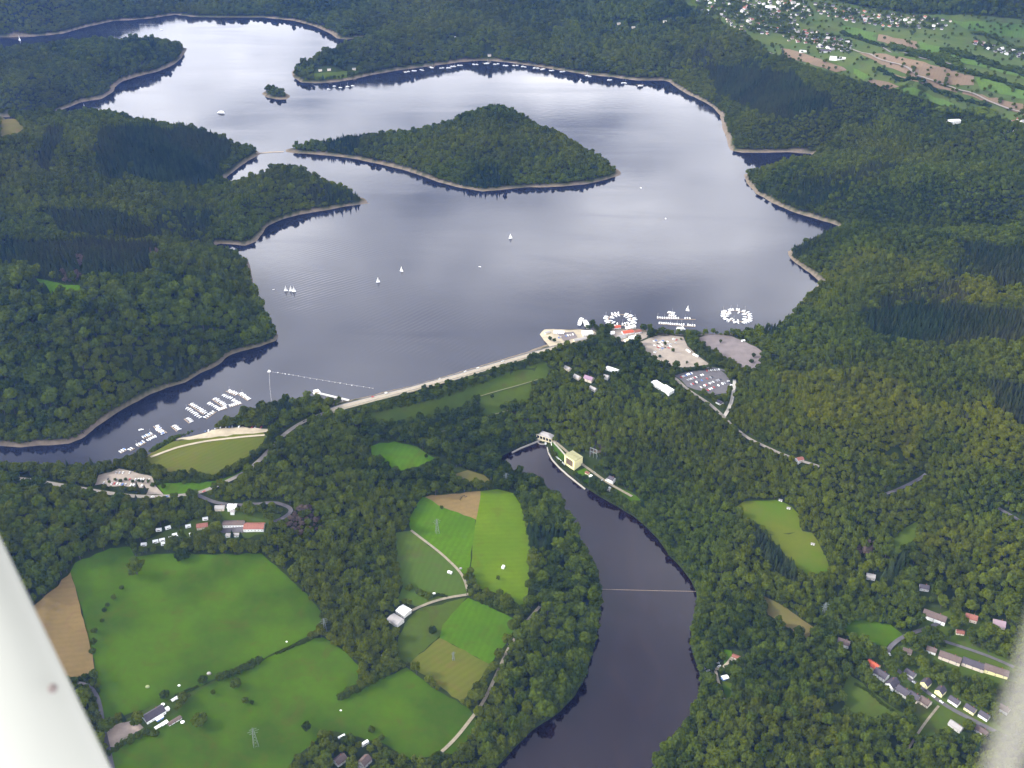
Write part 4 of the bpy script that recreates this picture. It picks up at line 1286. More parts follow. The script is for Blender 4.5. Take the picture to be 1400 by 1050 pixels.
hedge([(875, 478), (888, 490), (905, 501), (925, 508), (945, 507), (962, 503)], 6, 5, 'hedge along the lower edge of the gravel car park')
hedge([(940, 464), (950, 476), (963, 488), (978, 498)], 10, 8, 'row of bushes between gravel and grey car parks')
hedge([(1160, 848), (1180, 847), (1200, 848), (1216, 850)], 13, 11, 'tall dark hedge above the small paddock')
hedge([(1012, 784), (1000, 770), (992, 760)], 6, 4, 'small dark thicket by the forest meadow')
hedge([(1170, 937), (1190, 948), (1205, 962), (1220, 972)], 4, 3, 'garden hedge behind the village terrace')
hedge([(1240, 77), (1290, 92), (1330, 103), (1370, 114), (1410, 127)], 18, 12, 'dark line of trees between plateau fields')
hedge([(1290, 32 + 40), (1340, 86), (1380, 98), (1410, 106)], 30, 16, 'dark wood strip beyond the long plateau field')
hedge([(1220, 66), (1260, 76), (1310, 92)], 26, 15, 'dark tree belt below the orange field')
hedge([(1200, 97), (1235, 112), (1290, 130), (1350, 146)], 12, 9, 'roadside trees along the plateau road')
hedge([(1296, 152), (1320, 156), (1345, 158), (1355, 164)], 40, 17, 'dark wood behind the white hall on the plateau')
hedge([(1150, 46), (1180, 56), (1210, 66)], 16, 10, 'tree line below the far village')
hedge([(1330, 46), (1370, 58), (1410, 72)], 18, 11, 'tree line beyond the long green plateau field')


hedge([(209, 616), (222, 608), (236, 601)], 9, 6, 'loose bushes between boat pontoons and the oval meadow')
hedge([(236, 599), (250, 594), (262, 590)], 8, 6, 'bushes at the left end of the sand strip')
hedge([(263, 588), (275, 584), (286, 580)], 9, 6, 'dense bushes between harbour bay and sand strip')
hedge([(376, 600), (372, 606), (362, 612)], 9, 6, 'bushes at the right end of the oval meadow')


def clear_buildings(X, Y):
    k = np.ones(len(X), bool)
    for x, y, r in KEEP_CLEAR:
        k &= (X - x) ** 2 + (Y - y - 0) ** 2 > r * r
        k &= ~((np.abs(X - x) < r * 0.8) & (Y < y) & (Y > y - r - 9))
    return k

# ------------------------------------------------------------------ mesh pieces for built things
def box(bm, c, s, rz=0.0, taper=1.0):
    """box centred on c (z is its foot), size s"""
    x, y, z = s[0] / 2, s[1] / 2, s[2]
    q = []
    for zz, k in ((0, 1.0), (z, taper)):
        for a, b in ((-x, -y), (x, -y), (x, y), (-x, y)):
            a, b = a * k, b * k
            q.append(bm.verts.new((c[0] + a * math.cos(rz) - b * math.sin(rz), c[1] + a * math.sin(rz) + b * math.cos(rz), c[2] + zz)))
    for f in ((3, 2, 1, 0), (4, 5, 6, 7), (0, 1, 5, 4), (1, 2, 6, 5), (2, 3, 7, 6), (3, 0, 4, 7)):
        bm.faces.new([q[i] for i in f])


def bar(bm, p, q, r, n=6):
    p, q = Vector(p), Vector(q)
    rot = (q - p).to_track_quat('Z', 'Y').to_matrix()
    rings = [[bm.verts.new(c0 + rot @ Vector((r * math.cos(2 * math.pi * i / n), r * math.sin(2 * math.pi * i / n), 0))) for i in range(n)] for c0 in (p, q)]
    for i in range(n):
        bm.faces.new((rings[0][i], rings[0][(i + 1) % n], rings[1][(i + 1) % n], rings[1][i]))
    bm.faces.new(rings[0][::-1])
    bm.faces.new(rings[1])


def prism(bm, prof, x0, x1):
    """extrude a closed (y, z) outline along x"""
    a = [bm.verts.new((x0, y, z)) for y, z in prof]
    b = [bm.verts.new((x1, y, z)) for y, z in prof]
    n = len(prof)
    for i in range(n):
        bm.faces.new((a[i], a[(i + 1) % n], b[(i + 1) % n], b[i]))
    bm.faces.new(a[::-1])
    bm.faces.new(b)


def new_bm():
    return bmesh.new()


def window(parent, x, y, z, w, h, ax):
    bm = new_bm()
    s = (0.14, w, h) if ax == 'x' else (w, 0.14, h)
    box(bm, (x, y, z), s)
    f = add('window', bm, WHITE, parent)
    bm = new_bm()
    s = (0.2, w - 0.24, h - 0.24) if ax == 'x' else (w - 0.24, 0.2, h - 0.24)
    box(bm, (x, y, z + 0.12), s)
    add('pane', bm, GLASS, f)


def house(u, v, L, D, H, yaw, wall, roof, label, name='house', cat='house', pitch=0.75, win=3, chimney=True, over=0.5, at=None, group=None, clear=None, annex=None):
    """gabled house: ridge along local x, foot at the photo point"""
    x, y, z = at if at else hit1(u, v)
    keep_clear(x, y, clear or (max(L, D) * 0.62 + 3))
    t0 = thing(name, label, cat, (x, y, z), yaw, group)
    rh = D / 2 * pitch
    bm = new_bm()
    prism(bm, [(-D / 2, -3), (D / 2, -3), (D / 2, H), (0, H + rh), (-D / 2, H)], -L / 2, L / 2)
    add('wall', bm, wall, t0)
    bm = new_bm()
    th = 0.22
    for s in (-1, 1):
        e = (D / 2 + over)
        ze = H - over * pitch
        pr = [(0, H + rh + 0.06), (s * e, ze + 0.06), (s * e, ze + 0.06 + th), (0, H + rh + 0.06 + th)]
        if s < 0:
            pr = pr[::-1]
        prism(bm, pr, -L / 2 - over, L / 2 + over)
    rf = add('roof', bm, roof, t0)
    if chimney:
        bm = new_bm()
        box(bm, (L * 0.2, D * 0.14, H + rh * 0.45), (0.8, 0.8, rh * 0.55 + 1.1))
        add('chimney', bm, ROOF_RUST, rf)
    for k in range(win):
        xx = (k + 0.5) / win * L - L / 2
        for s in (-1, 1):
            if k == win // 2 and s < 0:
                bm = new_bm()
                box(bm, (xx, s * D / 2, 0.0), (1.2, 0.16, 2.1))
                add('door', bm, WOOD, t0)
            else:
                window(t0, xx, s * D / 2, 1.1, 1.3, 1.3, 'y')
            if H > 5:
                window(t0, xx, s * D / 2, 3.7, 1.3, 1.3, 'y')
    for s in (-1, 1):
        for yy in (-D / 4, D / 4):
            window(t0, s * L / 2, yy, 1.1, 1.2, 1.3, 'x')
            if H > 5:
                window(t0, s * L / 2, yy, 3.7, 1.2, 1.3, 'x')
    if annex:
        al, ad, ah, ox, oy = annex
        bm = new_bm()
        box(bm, (ox, oy, -2), (al, ad, ah + 2))
        add('annex', bm, wall, t0)
        bm = new_bm()
        box(bm, (ox, oy, ah + 0.01), (al + 0.4, ad + 0.4, 0.3))
        add('annex_roof', bm, ROOF_PALE, t0)
    return t0


def yaw_of(p, q, h=None):
    a, b = hit1(*p), hit1(*q)
    return math.atan2(b[1] - a[1], b[0] - a[0])


def span(p, q):
    a, b = hit1(*p), hit1(*q)
    return math.hypot(b[0] - a[0], b[1] - a[1])


# ------------------------------------------------------------------ dam, intake, power station
dx, dy = DAM_LINE[:, 0], DAM_LINE[:, 1]
dd_ = np.r_[0, np.cumsum(np.hypot(np.diff(dx), np.diff(dy)))]
ns = 70
sx, sy = np.interp(np.linspace(0, dd_[-1], ns), dd_, dx), np.interp(np.linspace(0, dd_[-1], ns), dd_, dy)
tx, ty = np.gradient(sx), np.gradient(sy)
ll = np.hypot(tx, ty)
nx, ny = -ty / ll, tx / ll                    # towards the lake
dam = thing('dam', 'long earth dam with a pale crest road and parapets along the lake', 'dam', (float(sx[0]), float(sy[0]), 0.0))


def dam_strip(name, prof, m):
    """sweep a closed (offset, height) profile along the crest"""
    n = len(prof)
    V = []
    for i in range(ns):
        for o, h in prof:
            V.append((sx[i] + nx[i] * o - sx[0], sy[i] + ny[i] * o - sy[0], h))
    F = []
    for i in range(ns - 1):
        for k in range(n):
            F.append((i * n + k, i * n + (k + 1) % n, (i + 1) * n + (k + 1) % n, (i + 1) * n + k))
    bm_ = bpy.data.meshes.new(name)
    bm_.from_pydata(V, [], F)
    return add(name, bm_, m, dam)


dam_strip('crest_road', [(-4.2, 4.5), (-4.2, 5.9), (3.6, 5.9), (3.6, 4.5)], mat('dam road', (0.29, 0.25, 0.19), 0.9, 0.2, 0.2))
dam_strip('footway', [(3.62, 4.5), (3.62, 6.05), (5.6, 6.05), (5.6, 4.5)], CONCRETE)
dam_strip('parapet', [(5.62, 4.5), (5.62, 7.1), (6.3, 7.1), (6.3, 4.5)], STONE)
dam_strip('verge', [(-9.5, 4.2), (-9.5, 5.6), (-4.22, 5.75), (-4.22, 4.2)], mat('dam verge', (0.27, 0.235, 0.165), 0.95, 0.3, 0.2))
dam_strip('guard_wall', [(-4.75, 5.7), (-4.75, 6.5), (-4.3, 6.5), (-4.3, 5.7)], CONCRETE)
dam_strip('revetment', [(6.32, 3.0), (6.32, 6.3), (17.0, -1.2), (17.0, -4.0)], STONE)

xa, ya, _ = hit1(434, 541)
it = thing('intake_tower', 'pale intake building standing in the water by the left end of the dam', 'tower', (xa, ya, 0), R(25))
bm = new_bm(); box(bm, (0, 0, -12), (11, 9, 17)); add('shaft', bm, CONCRETE, it)
bm = new_bm(); box(bm, (0, 0, 5.01), (13, 11, 0.8)); add('deck', bm, WHITE, it)
bm = new_bm(); box(bm, (-1, 1, 5.82), (8, 6, 4.2)); rm = add('gate_room', bm, BEIGE, it)
bm = new_bm(); box(bm, (-1, 1, 10.03), (9, 7, 0.5)); add('roof', bm, ROOF_WHITE, rm)
bm = new_bm(); box(bm, (-4.5, -12, -10), (4, 17, 15.2)); add('approach_pier', bm, CONCRETE, it)
keep_clear(xa, ya, 13)
xb, yb, _ = hit1(477, 549)
fb = thing('footbridge', 'pale footbridge linking the intake building to the dam road', 'bridge', (xa, ya, 0))
bm = new_bm()
ang = math.atan2(yb - ya, xb - xa)
lb_ = math.hypot(xb - xa, yb - ya)
box(bm, ((xb - xa) / 2 + 3 * math.cos(ang), (yb - ya) / 2 + 3 * math.sin(ang), 5.0), (lb_ - 6, 3.2, 0.8), ang)
add('deck', bm, CONCRETE, fb)
for s in (-1.75, 1.75):
    bm = new_bm()
    box(bm, ((xb - xa) / 2 + 3 * math.cos(ang) - s * math.sin(ang), (yb - ya) / 2 + 3 * math.sin(ang) + s * math.cos(ang), 5.81), (lb_ - 6, 0.2, 1.1), ang)
    add('railing', bm, WHITE, fb)
for k in (0.3, 0.55, 0.8):
    bm = new_bm(); box(bm, ((xb - xa) * k, (yb - ya) * k, -12), (1.2, 2.6, 16.9), ang); add('pier', bm, CONCRETE, fb)

# power house
c0 = hit1(771.5, 634); c1 = hit1(785, 643)
ya_ = math.atan2(c1[1] - c0[1], c1[0] - c0[0])
PL, PD, PH = 25.0, 19.0, 19.0
zb = min(c0[2], c1[2]) - 0.5
mid = Vector(((c0[0] + c1[0]) / 2, (c0[1] + c1[1]) / 2, zb))
nrm = Vector((-math.sin(ya_), math.cos(ya_), 0))
ctr = mid + nrm * PD / 2
keep_clear(ctr.x, ctr.y, 22)
ph = thing('power_house', 'tall cream power house with a lichened flat roof on the reservoir bank', 'power station', ctr, ya_)
bm = new_bm(); box(bm, (0, 0.6, -2), (PL, PD - 1.2, PH + 2)); add('wall', bm, YELLOW, ph)
bm = new_bm(); box(bm, (0, 0.3, PH + 0.01), (PL + 1.0, PD + 0.2, 0.9)); rf = add('roof', bm, ROOF_OLIVE, ph)
bm = new_bm()
for k in range(5):
    box(bm, (-PL / 2 + 2.5 + k * (PL - 5) / 4, 2, PH + 0.92), (1.6, 5, 0.5))
tag(add('skylights', bm, ROOF_OLIVE, rf), kind='stuff')
for s in (-1, 1):
    bm = new_bm(); box(bm, (s * (PL / 2 - 1.9), -PD / 2 + 0.45, -1.5), (3.8, 1.5, PH + 1.5)); add('pillar', bm, YELLOW, ph)
bm = new_bm(); box(bm, (0, -PD / 2 + 0.5, PH - 2.2), (PL - 7.62, 1.4, 2.2)); add('lintel', bm, YELLOW, ph)
bm = new_bm(); box(bm, (0, -PD / 2 + 0.4, -1.5), (PL - 7.62, 1.6, 4.6)); add('plinth', bm, YELLOW, ph)
for k in range(5):
    bm = new_bm(); w_ = (PL - 7.6) / 5
    box(bm, (-(PL - 7.6) / 2 + (k + 0.5) * w_, -PD / 2 + 1.1, 3.2), (w_ - 0.5, 0.25, PH - 5.6))
    add('window', bm, mat('dim brown glazing', (0.10, 0.065, 0.05), 0.4) if k == 0 else bpy.data.materials['dim brown glazing'], ph)
for k in range(4):
    bm = new_bm(); box(bm, (PL / 2 + 0.02, -PD / 2 + 4 + k * 3.7, 7), (0.2, 1.6, 7)); add('window', bm, CREAM, ph)

# outlet works at the foot of the dam
o0 = hit1(734, 601); o1 = hit1(753, 606)
yo = math.atan2(o1[1] - o0[1], o1[0] - o0[0])
om = Vector(((o0[0] + o1[0]) / 2, (o0[1] + o1[1]) / 2, RES_Z + 2.5))
OL, OD, OHt = math.hypot(o1[0] - o0[0], o1[1] - o0[1]) + 2, 12.0, 9.5
oc = om + Vector((-math.sin(yo), math.cos(yo), 0)) * (OD / 2 + 1)
keep_clear(oc.x, oc.y, 17)
ow = thing('outlet_house', 'cream outlet house with a row of dark windows and a grey hipped roof', 'building', oc, yo)
bm = new_bm(); box(bm, (0, 0, -6), (OL, OD, OHt + 6)); add('wall', bm, CREAM, ow)
bm = new_bm(); box(bm, (0, 0, OHt + 0.02), (OL + 1.2, OD + 1.2, 4.0), 0, 0.45); add('roof', bm, ROOF_PALE, ow)
for k in range(5):
    bm = new_bm(); box(bm, (-OL / 2 + (k + 0.5) * OL / 5, -OD / 2 - 0.02, 2.5), (OL / 5 - 1.6, 0.3, 5.2)); add('window', bm, GLASS, ow)
    bm = new_bm(); box(bm, (-OL / 2 + k * OL / 5 + 0.1, -OD / 2 - 0.3, -4), (1.0, 0.6, OHt + 3.6)); add('pillar', bm, CREAM, ow)
bm = new_bm(); box(bm, (OL / 2 + 3.5, -1, -5), (6.5, 7, 8.5)); add('annex', bm, BEIGE, ow)
bm = new_bm(); box(bm, (-OL / 2 - 9, -1.5, -6), (17.5, 4, 10)); add('terrace', bm, CONCRETE, ow)
bm = new_bm(); box(bm, (-OL / 2 - 8, -5.5, -7), (20, 3, 7.5)); add('lower_terrace', bm, CONCRETE, ow)


def wall_line(name, pts, width, top, depth, m, label, cat, world=None, part='wall'):
    a = np.array(pts, float)
    if world is None:
        x, y = unproj(a[:, 0], a[:, 1], top)
    else:
        x, y = a[:, 0], a[:, 1]
    d = np.r_[0, np.cumsum(np.hypot(np.diff(x), np.diff(y)))]
    n = max(3, int(d[-1] / 3))
    s = np.linspace(0, d[-1], n)
    x, y = np.interp(s, d, x), np.interp(s, d, y)
    tx, ty = np.gradient(x), np.gradient(y)
    L = np.hypot(tx, ty) + 1e-9
    ax, ay = -ty / L * width / 2, tx / L * width / 2
    t0 = thing(name, label, cat, (float(x[0]), float(y[0]), top))
    V = []
    for i in range(n):
        for sx_, z in ((1, 0), (-1, 0), (-1, -depth), (1, -depth)):
            V.append((x[i] + ax[i] * sx_ - x[0], y[i] + ay[i] * sx_ - y[0], z))
    F = [(i * 4 + k, i * 4 + (k + 1) % 4, i * 4 + 4 + (k + 1) % 4, i * 4 + 4 + k) for i in range(n - 1) for k in range(4)]
    F += [(0, 3, 2, 1), tuple((n - 1) * 4 + k for k in range(4))]
    me = bpy.data.meshes.new(part)
    me.from_pydata(V, [], F)
    add(part, me, m, t0)
    return t0


wall_line('quay_wall', [(748, 611), (750, 619), (755, 628), (764, 638), (776, 649), (790, 660), (800, 668)], 1.8, RES_Z + 2.2, 8, CONCRETE, 'pale curved quay wall along the bank below the power house', 'quay')
wall_line('quay_wall', [(700, 618), (712, 612), (722, 608), (732, 604), (738, 601)], 1.8, RES_Z + 2.4, 8, CONCRETE, 'pale quay wall left of the outlet basin', 'quay')
bx_, by_ = unproj(741.5, 604, RES_Z)
ringp = [(float(bx_) + 8.5 * math.cos(a), float(by_) + 9.5 * math.sin(a)) for a in np.linspace(math.pi * 0.95, math.pi * 2.05, 22)]
wall_line('stilling_basin', ringp, 1.3, RES_Z + 2.0, 8, CONCRETE, 'semicircular pale wall of the outlet basin', 'basin', world=True, part='ring_wall')
x, y, z = hit1(746, 607)
vh = thing('valve_hut', 'tiny white hut beside the outlet basin', 'hut', (x, y, RES_Z + 1.6))
bm = new_bm(); box(bm, (0, 0, -3), (3, 3, 6)); add('wall', bm, WHITE, vh)
bm = new_bm(); box(bm, (0, 0, 3.01), (3.4, 3.4, 0.4), 0, 0.7); add('roof', bm, ROOF_PALE, vh)
wall_line('garden_wall', [(753, 603), (755, 612), (758, 621), (772, 634)], 0.7, RES_Z + 5.5, 4, WHITE, 'thin white wall across the lawn by the outlet house', 'wall')

# steel gantry above the power house
x, y, z = hit1(811, 626)
keep_clear(x, y, 13)
gt = thing('steel_gantry', 'pale steel portal gantry for power lines above the power house', 'gantry', (x, y, z), R(-35))
for xx in (-6.5, 0, 6.5):
    bm = new_bm(); bar(bm, (xx, 0, -2), (xx, 0, 19), 0.5); add('column', bm, STEEL, gt)
for zz in (11.5, 18.8):
    bm = new_bm(); bar(bm, (-7, 0, zz), (7, 0, zz), 0.5); add('beam', bm, STEEL, gt)
for xx in (-6.5, 6.5):
    bm = new_bm(); bar(bm, (xx, 0, 11), (xx * 1.1, 5, -2), 0.35); add('brace', bm, STEEL, gt)

# service yard by the power house
house(836, 659, 10, 9, 7.5, R(-40), WHITE, ROOF_GREY, 'white two storey villa by the service road downstream of the power house', 'villa', win=2, annex=(5, 5, 3.2, -7.0, -1.5))


house(803, 648, 7, 5, 3, R(-40), CREAM, ROOF_RUST, 'small orange roofed shed beside the power house', 'shed', 'shed', 0.3, 1, False)
house(809, 653, 8, 5, 3, R(-40), WHITE, ROOF_WHITE, 'small white shed by the service road', 'shed', 'shed', 0.2, 1, False)
house(817, 659, 6, 4, 2.8, R(-40), CREAM, ROOF_RUST, 'small rusty shed near the white villa', 'shed', 'shed', 0.3, 1, False)
house(833, 671, 7, 4, 2.6, R(-40), CREAM, ROOF_PALE, 'low cream garage below the white villa', 'garage', 'garage', 0.2, 1, False)


# ------------------------------------------------------------------ vehicles, cattle, trailers
def car_mesh(name, paint, van=False):
    bm = new_bm()
    h1 = 0.95 if not van else 1.2
    prism(bm, [(-0.86, 0.3), (0.86, 0.3), (0.9, 0.6), (0.82, h1), (-0.82, h1), (-0.9, 0.6)], -2.15, 2.15)
    nb = len(bm.faces)
    if van:
        prism(bm, [(-0.82, h1), (0.82, h1), (0.74, 2.1), (-0.74, 2.1)], -2.1, 1.3)
    else:
        a = [bm.verts.new(p) for p in ((-1.6, -0.78, h1), (1.05, -0.78, h1), (1.05, 0.78, h1), (-1.6, 0.78, h1))]
        b = [bm.verts.new(p) for p in ((-1.2, -0.62, 1.46), (0.35, -0.62, 1.46), (0.35, 0.62, 1.46), (-1.2, 0.62, 1.46))]
        for i in range(4):
            bm.faces.new((a[i], a[(i + 1) % 4], b[(i + 1) % 4], b[i]))
        bm.faces.new(b)
    ng_ = len(bm.faces)
    for xx in (-1.35, 1.35):
        for yy in (-0.85, 0.85):
            bar(bm, (xx, yy - 0.1, 0.32), (xx, yy + 0.1, 0.32), 0.33, 8)
    bm.faces.ensure_lookup_table()
    for i, f in enumerate(bm.faces):
        if nb <= i < ng_:
            f.material_index = 1 if (not van and abs(f.normal.z) < 0.8 and i != ng_ - 1) else 0
        elif i >= ng_:
            f.material_index = 2
    me = bpy.data.meshes.new(name)
    bm.to_mesh(me)
    bm.free()
    for m in (paint, GLASS, BLACK):
        me.materials.append(m)
    return me


PAINTS = ((WHITE, 'white'), (SILVER, 'silver'), (DARKP, 'dark'), (REDP, 'red'), (WHITE, 'white'), (BLUE, 'blue'), (SILVER, 'silver'), (WHITE, 'white'))
CARS = [car_mesh('parked_car', p) for p, _ in PAINTS]
VAN = car_mesh('parked_van', WHITE, True)


def place_mesh(me, name, x, y, z, rz, label, cat, group=None, scale=1.0):
    o = bpy.data.objects.new(name, me)
    COL.objects.link(o)
    o.location = (x, y, z)
    o.rotation_euler = (0, 0, rz)
    o.scale = (scale,) * 3
    return tag(o, label, cat, group)


def cars_row(p, q, n, label, group, across=True, jit=0.25, skip=0.15):
    a, b = hit1(*p), hit1(*q)
    an = math.atan2(b[1] - a[1], b[0] - a[0])
    for k in range(n):
        if random.random() < skip:
            continue
        f = (k + 0.5) / n
        x = a[0] + (b[0] - a[0]) * f + random.uniform(-jit, jit)
        y = a[1] + (b[1] - a[1]) * f + random.uniform(-jit, jit)
        ci = random.randrange(len(CARS))
        me = CARS[ci] if random.random() < 0.86 else VAN
        lb_car = ('white van' if me is VAN else PAINTS[ci][1] + ' car') + label
        place_mesh(me, 'parked_car' if me is not VAN else 'parked_van', x, y, float(ground(x, y)) + 0.95, an + (math.pi / 2 if across else 0) + random.choice((0, math.pi)), lb_car, 'car', group, 1.12)


g1 = 'cars on the gravel car park'
for p, q, n in (((888, 471), (901, 464), 5), ((893, 474), (908, 466), 6), ((898, 477), (914, 467), 6), ((902, 480), (918, 470), 6), ((912, 478), (925, 469), 4), ((894, 483), (897, 481), 2), ((919, 464), (926, 466), 3)):
    cars_row(p, q, n, ' parked on the large gravel car park by the boathouses', g1, jit=0.8)
g2 = 'cars on the asphalt car park'
for p, q, n in (((930, 517), (947, 511), 8), ((937, 522), (962, 513), 11), ((944, 527), (975, 516), 13), ((957, 531), (986, 519), 12), ((966, 535), (992, 524), 9), ((962, 508), (984, 506), 8), ((994, 519), (1000, 529), 5)):
    cars_row(p, q, n, ' parked in a row on the dark asphalt car park', g2, skip=0.25)
g3 = 'cars on the left car park'
for p, q, n in (((146, 656), (206, 657), 16), ((140, 661), (200, 666), 16), ((152, 647), (180, 647), 6)):
    cars_row(p, q, n, ' parked on the gravel car park near the road bend', g3, skip=0.4)
for p, q, n in (((262, 592), (320, 583.5), 14), ((325, 584), (364, 586), 9)):
    cars_row(p, q, n, ' parked on the sand strip by the boat harbour', 'vehicles on the sand strip', jit=1.2, skip=0.3)
cars_row((762, 463), (785, 458), 7, ' parked on the pale plaza at the end of the dam', 'cars on the plaza', jit=0.8)
cars_row((1214, 892), (1226, 914), 3, ' parked in the village street by the red roof', 'cars in the village', across=False, skip=0.0)
for p, q in (((200, 680), (238, 679.3)), ((272, 675.5), (298, 665)), ((332, 648.5), (349, 636)), ((367, 618), (377, 606)), ((412, 579), (428, 572)), ((85, 664.6), (108, 668))):
    cars_row(p, q, 2, ' driving on the road past the oval meadow', 'cars on the main road', across=False, skip=0.3, jit=0.6)
cars_row((500, 546), (745, 479), 14, ' on the pale dam crest road', 'cars on the dam', across=False, skip=0.55)
cars_row((1236, 925), (1300, 970), 12, ' parked along the lower village street', 'cars along the village street', across=False, skip=0.35)
for u_, v_, lb in ((983, 912, 'white car parked by the river lodge drive'), (968, 918, 'pale car parked lowest on the river bank by the lodge'), (981, 907, 'white car by the trees at the river lodge'), (962, 914, 'silver car half under trees at the river lodge'), (812, 647, 'car beside the power house'), (824, 657, 'car between power house and villa'), (834, 668, 'car below the white villa')):
    x, y, z = hit1(u_, v_)
    keep_clear(x, y, 4)
    place_mesh(CARS[0 if 'white' in lb else 1], 'parked_car', x, y, z + 0.9, random.uniform(0, 3), lb, 'car', None, 1.25)


def trailer(u, v, L, Wd, H, yaw, label, body=WHITE, name='caravan', cat='caravan', group=None):
    x, y, z = hit1(u, v)
    keep_clear(x, y, L * 0.7 + 2)
    t0 = thing(name, label, cat, (x, y, z + 0.3), yaw, group)
    bm = new_bm()
    prism(bm, [(-Wd / 2, 0.45), (Wd / 2, 0.45), (Wd / 2, H * 0.86), (Wd * 0.38, H), (-Wd * 0.38, H), (-Wd / 2, H * 0.86)], -L / 2, L / 2)
    bd = add('body', bm, body, t0)
    bm = new_bm(); box(bm, (0, -Wd / 2 - 0.02, H * 0.42), (L * 0.55, 0.12, H * 0.28)); add('window', bm, GLASS, bd)
    for s in (-1, 1):
        bm = new_bm(); bar(bm, (0, s * Wd * 0.5 - 0.12, 0.33), (0, s * Wd * 0.5 + 0.12, 0.33), 0.33, 10); add('wheel', bm, BLACK, t0)
    bm = new_bm(); bar(bm, (L / 2, 0, 0.5), (L / 2 + 1.3, 0, 0.45), 0.08); add('drawbar', bm, STEEL, t0)
    return t0


cv = (
 (197, 746, 'leftmost white caravan beside the dark field tree'), (213, 742, 'second white caravan from the left on the campsite edge'), (222, 740, 'third white caravan in the campsite row'), (224.5, 745, 'low white caravan in front of the campsite row'),
 (235, 737, 'fourth white caravan in the campsite row'), (239.5, 733, 'white caravan at the back of the campsite row'), (247, 735, 'small pale caravan right of the row'), (263, 732, 'rightmost white caravan with dark shadow side'),
 (217.5, 726, 'pale caravan among trees above the row'), (230, 723, 'white caravan among trees behind the row'), (257.5, 721, 'pale caravan next to the red campsite roofs'), (281, 711, 'cream caravan above the red campsite roof'))
for u_, v_, lb in cv:
    trailer(u_, v_, 8.0, 4.6, 4.2, random.uniform(0.1, 0.5), lb)
trailer(688, 777, 5.5, 4, 4, R(70), 'white stock trailer standing in the tall yellow green field', name='stock_trailer', cat='trailer')
trailer(615, 784, 6.5, 3.6, 3.6, R(-25), 'white stock trailer on the pale field below the track', name='stock_trailer', cat='trailer')
trailer(593.5, 813, 3.6, 2.8, 2.8, R(10), 'small white trailer above the farm track', name='stock_trailer', cat='trailer')
trailer(524, 897, 5, 3.2, 3.2, R(60), 'white trailer beside the rough hedge', name='stock_trailer', cat='trailer')
trailer(499, 1018, 9.5, 4.0, 4.2, R(40), 'long white trailer parked above the cottages', name='stock_trailer', cat='trailer')
trailer(467, 1008, 9, 2.6, 2.6, R(35), 'narrow white trailer above the left cottage', name='stock_trailer', cat='trailer')
trailer(941, 481, 11, 3.2, 3.2, R(-60), 'white coach at the right edge of the gravel car park, upper', name='coach', cat='coach')
trailer(951, 487, 12, 3.2, 3.2, R(-50), 'white coach at the right edge of the gravel car park, lower', name='coach', cat='coach')
trailer(1016, 467, 7, 3.5, 3.2, R(20), 'white van body at the top of the empty grey car park', name='box_van', cat='van')


def cow_mesh():
    bm = new_bm()
    prism(bm, [(-0.36, 0.75), (0.36, 0.75), (0.42, 1.1), (0.28, 1.45), (-0.28, 1.45), (-0.42, 1.1)], -1.0, 0.95)
    box(bm, (1.2, 0, 1.15), (0.5, 0.3, 0.42), 0, 0.8)
    box(bm, (0.95, 0, 1.1), (0.4, 0.36, 0.4))
    for xx in (-0.8, 0.75):
        for yy in (-0.25, 0.25):
            bar(bm, (xx, yy, 0), (xx, yy, 0.85), 0.1)
    bar(bm, (-1.0, 0, 1.35), (-1.12, 0, 0.6), 0.05)
    me = bpy.data.meshes.new('cow')
    bm.to_mesh(me)
    bm.free()
    me.materials.append(BLACK)
    return me


COW = cow_mesh()
for u_, v_ in ((632, 679), (636, 680), (630, 682), (634.5, 678.5), (629.5, 684), (638, 679.5), (631, 680.5)):
    x, y, z = hit1(u_, v_)
    place_mesh(COW, 'cow', x, y, z, random.uniform(0, 6.28), 'dark cow grazing on the triangular tan field', 'cow', 'cattle on the tan field', 1.15)
for u_, v_ in ((109, 908), (112, 906), (115, 906), (119, 907), (120, 910), (118, 913), (114, 913), (110, 912), (116, 910), (112, 910)):
    x, y, z = hit1(u_, v_)
    place_mesh(COW, 'cow', x, y, z, random.uniform(0, 6.28), 'dark cow lying in the herd on the straw coloured strip', 'cow', 'herd on the straw strip', 1.15)


def bale(u, v, r, label, m=WHITE):
    x, y, z = hit1(u, v)
    bm = new_bm()
    r *= 0.75
    bmesh.ops.create_icosphere(bm, subdivisions=2, radius=r)
    for q in bm.verts:
        q.co.z = max(-r * 0.75, min(r * 0.75, q.co.z)) + r * 0.7
        q.co.x *= 1.25
    tag(add('wrapped_bale', bm, m, None, (x, y, z)), label, 'bale')


bale(245, 938, 2.0, 'white wrapped bale on the meadow above the farm')
bale(286, 922, 3.2, 'pale wrapped bale beside the hedge bend tree', ROOF_PALE)
bale(202, 940, 3.0, 'pale green wrapped bale heap on the large meadow', meadow_mat('bleached hay', (0.30, 0.34, 0.17), (0.26, 0.30, 0.15), (0.2, 0.22, 0.12)))
bale(392, 878, 1.6, 'white wrapped bale at the far end of the meadow hedge')
bale(407, 788, 1.6, 'white wrapped bale at the wood edge of the large meadow')
bale(466, 972, 1.6, 'white wrapped bale on the lower meadow')
bale(630, 778, 2.4, 'pale bale heap beside the track between fields', ROOF_PALE)

